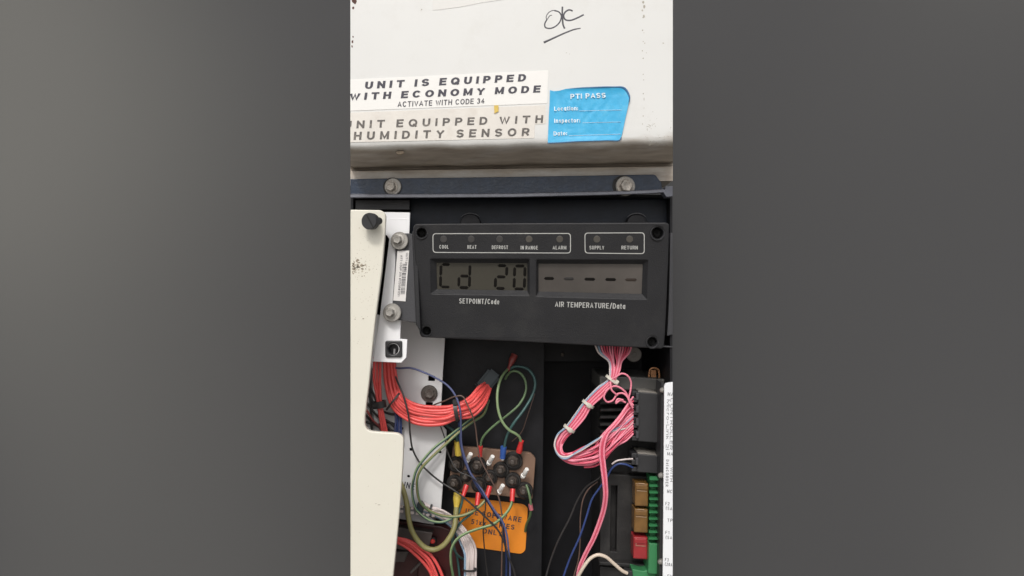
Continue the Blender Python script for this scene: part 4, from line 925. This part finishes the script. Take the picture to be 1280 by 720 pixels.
for (x0, y0, x1, y1, m_), L in zip(fc, lbl):
    f = thing('fuse', P((x0+x1)/2, (y0+y1)/2, -20), L, 'fuse', 'fuses of the controller')
    plate('fuse_body', rnd([(x0, y0), (x1, y0+1), (x1-.4, y1+1), (x0-.3, y1)], 1.2), -18, m_, f, T=22, bevel=1.4)
    plate('fuse_shoulder', rnd([(x0+1, y0+2.5), (x1-1, y0+3.2), (x1-1.2, y0+9), (x0+1, y0+8.2)], .8), -16.6, m_, f, T=3, bevel=.7)
    if m_ == 'amber':
        link('fuse_mark', merge([tube_bm([(x0+2, y0+9.8, -17.6), (x1-2, y0+10.6, -17.6)], .32, n=3, seg=6), tube_bm([(x0+4, y0+.6, -17.6), (x1-5, y0+1.2, -17.6)], .5, n=3, seg=6)]), 'fuse_line', f)
    else:
        link('fuse_mark', merge([tube_bm([(x0+3.2, y0+2, -17.3), (x0+3, y0+11, -17.3)], .3, n=3, seg=6), tube_bm([(x0+3, y0+11, -17.3), (x1-3, y0+11.8, -17.3)], .3, n=3, seg=6)]), 'fuse_line', f)
gt = thing('terminal_block', P(818, 655, -10), 'tall green terminal block with stepped teeth beside the fuses', 'terminal block')
ys = [595.4+i*8.25 for i in range(10)]
plate('block_body', rnd([(813.5, 596), (826.5, 597), (826.2, 677), (812.8, 677)], .6), -20, 'green_block', gt, T=30, bevel=.6)
for i, y in enumerate(ys):
    bm = bmesh.new(); x0, x1 = 812-.12*i, 825.6-.1*i
    vs = [P(x, y_, d_) for x in (x0, x1) for y_, d_ in ((y-.4, -19), (y+.6, -15), (y+5.0, -6), (y+5.4, -19))]
    v = [bm.verts.new(q) for q in vs]
    bm.faces.new(v[0:4]); bm.faces.new(v[4:8][::-1])
    for k in range(4): bm.faces.new((v[k], v[(k+1) % 4], v[4+(k+1) % 4], v[4+k]))
    bmesh.ops.recalc_face_normals(bm, faces=bm.faces[:]); bmesh.ops.bevel(bm, geom=bm.edges[:], offset=.5*S, segments=2, affect='EDGES')
    link('tooth', bm, 'green_block', gt)
plate('lower_block', rnd([(811.4, 679), (825, 680), (824.6, 719), (810.2, 717)], 1), -10, 'green_block', gt, T=34, bevel=1.2)
g2 = thing('terminal_block', P(800, 716, -20), 'small green terminal block at the bottom edge where the cream wire ends', 'terminal block')
plate('block_body', rnd([(790, 711), (804, 714), (811, 712.5), (828, 720), (828, 760), (790, 760)], 1.5), -18, 'green_block', g2, T=24, bevel=1.2)
plate('wire_entry', rnd([(781, 712.5), (791, 714), (791, 722), (781, 720)], 1.5), -15, 'conn', g2, T=10, bevel=1)
# legend strip
ls = thing('legend_strip', P(836, 600, 14), 'narrow white plastic strip printed with sideways controller terminal names', 'label strip')
plate('strip', rnd([(832, 479), (841, 477.6), (841, 800), (827.5, 800), (828.6, 720), (829.6, 600), (830.5, 482)], [3, 0, 0, 0, 0, 0, 3]), 14, 'strip_white', ls, T=3, bevel=.4)
text('lettering', [('MA', (834.5, 494.6), (841.5, 495.2), 4.4), ('MA', (834, 569), (841, 569.6), 4.2), ('MC', (833.8, 616), (840, 616.5), 4.2), ('F2', (831.6, 631.2), (836.6, 631.6), 4), ('(5A)', (832.2, 637.2), (842.2, 638), 4), ('TP', (834, 652), (840.4, 652.5), 4),
                   ('F1', (831.4, 667.4), (836.4, 667.8), 4), ('(5A)', (832, 673.6), (842, 674.4), 4), ('F3', (831, 701.4), (835.6, 701.8), 4), ('(20A)', (831, 707), (842, 708), 4), ('FU', (834, 722), (840, 722.5), 4)], 14, 'ink_strip', ls, wt=.14, gap=.25, h=.25)
text('lettering', [('Micro-Link 2i', (833.6, 499.5), (832.2, 562), 3.6), ('CONTROLLER', (838.2, 497.5), (837, 562), 3.6), ('DataCORDER', (832.8, 574.5), (831.8, 608), 3.4), ('WITH', (838, 584), (837.4, 602), 3.4)], 14, 'ink_strip', ls, wt=.15, gap=.4, h=.25)
plate('edge_rail', rnd([(826.2, 478), (830.8, 480), (829, 720), (827, 800), (823.6, 800), (825.4, 600)], .5), 6, 'conn', ls, T=30, bevel=.6)
for x, y in ((828.4, 487.6), (826.4, 594.2), (826, 702)):
    lathe('screw', x, y, 7, [(-3, 3.4), (0, 3.6), (2, 3.4), (3.6, 2.2), (4, .8)], 'steel', ls, seg=18, tilt=(-.9, .1))
cu_ = tag(tube('copper_tube', [(812, 480, -50), (811.5, 466, -50), (813.5, 461, -50), (818, 460, -50), (822.6, 462, -50), (824, 467, -50), (824.2, 480, -50)], 1.3, 'brass', None), 'bent copper tube showing above the controller', 'tube')
cpl = tag(plate('copper_tab', rnd(rect(813.4, 462.5, 820.5, 480), 1.5), -52, 'brass', None, T=5, bevel=.8), 'small brownish copper tab inside the bent copper tube above the controller', 'metal tab')

LR = 'loose wires at the lower right'
def wire2(label, pts, r_, m):
    t = thing('wire', P(*pts[len(pts)//2]), label, 'wire', LR)
    tube('insulation', pts, r_, m, t); return t
wire2('blue wire dropping from the small plug behind the pink strands to the bottom edge', [(791, 584.5, -16), (782, 580.5, -12), (773, 580, -12), (765, 585.5, -14), (758.5, 597, -18), (749.5, 610, -22), (740, 624, -26), (733.4, 645, -30), (725, 670, -34), (712.5, 698, -38), (704, 722, -42), (696, 750, -46)], 1.3, 'blue_wire')
wire2('black wire dropping from the small plug, leftmost at the lower right', [(791, 580.5, -18), (778, 578, -20), (764, 583, -26), (748, 598, -32), (733, 608.5, -40), (722.5, 624, -46), (712.5, 647, -50), (696, 680, -54), (684, 715, -58), (678, 745, -60)], 1.2, 'black_wire')
wire2('thin brown wire between the black and the blue wires at the lower right', [(747, 602, -40), (736, 611, -42), (729, 624, -44), (725.6, 645, -46), (725.2, 672, -48), (723.4, 698, -50), (717, 722, -52), (714, 750, -54)], .9, 'brown_wire')
wire2('short pale grey wire entering the top of the small plug', [(765, 580, -14), (771, 576, -12), (780, 574.4, -12), (791, 573.5, -14)], 1.1, 'pale_wire')
wire2('thick cream wire arching from the bottom edge to the small green block', [(714, 745, -20), (719, 728, -14), (724.4, 717.5, -10), (730, 708, -8), (738, 698, -8), (747, 693.6, -8), (757, 696, -8), (767.5, 704.6, -10), (778, 713.6, -12), (784, 716.5, -14)], 2.2, 'cream_wire')
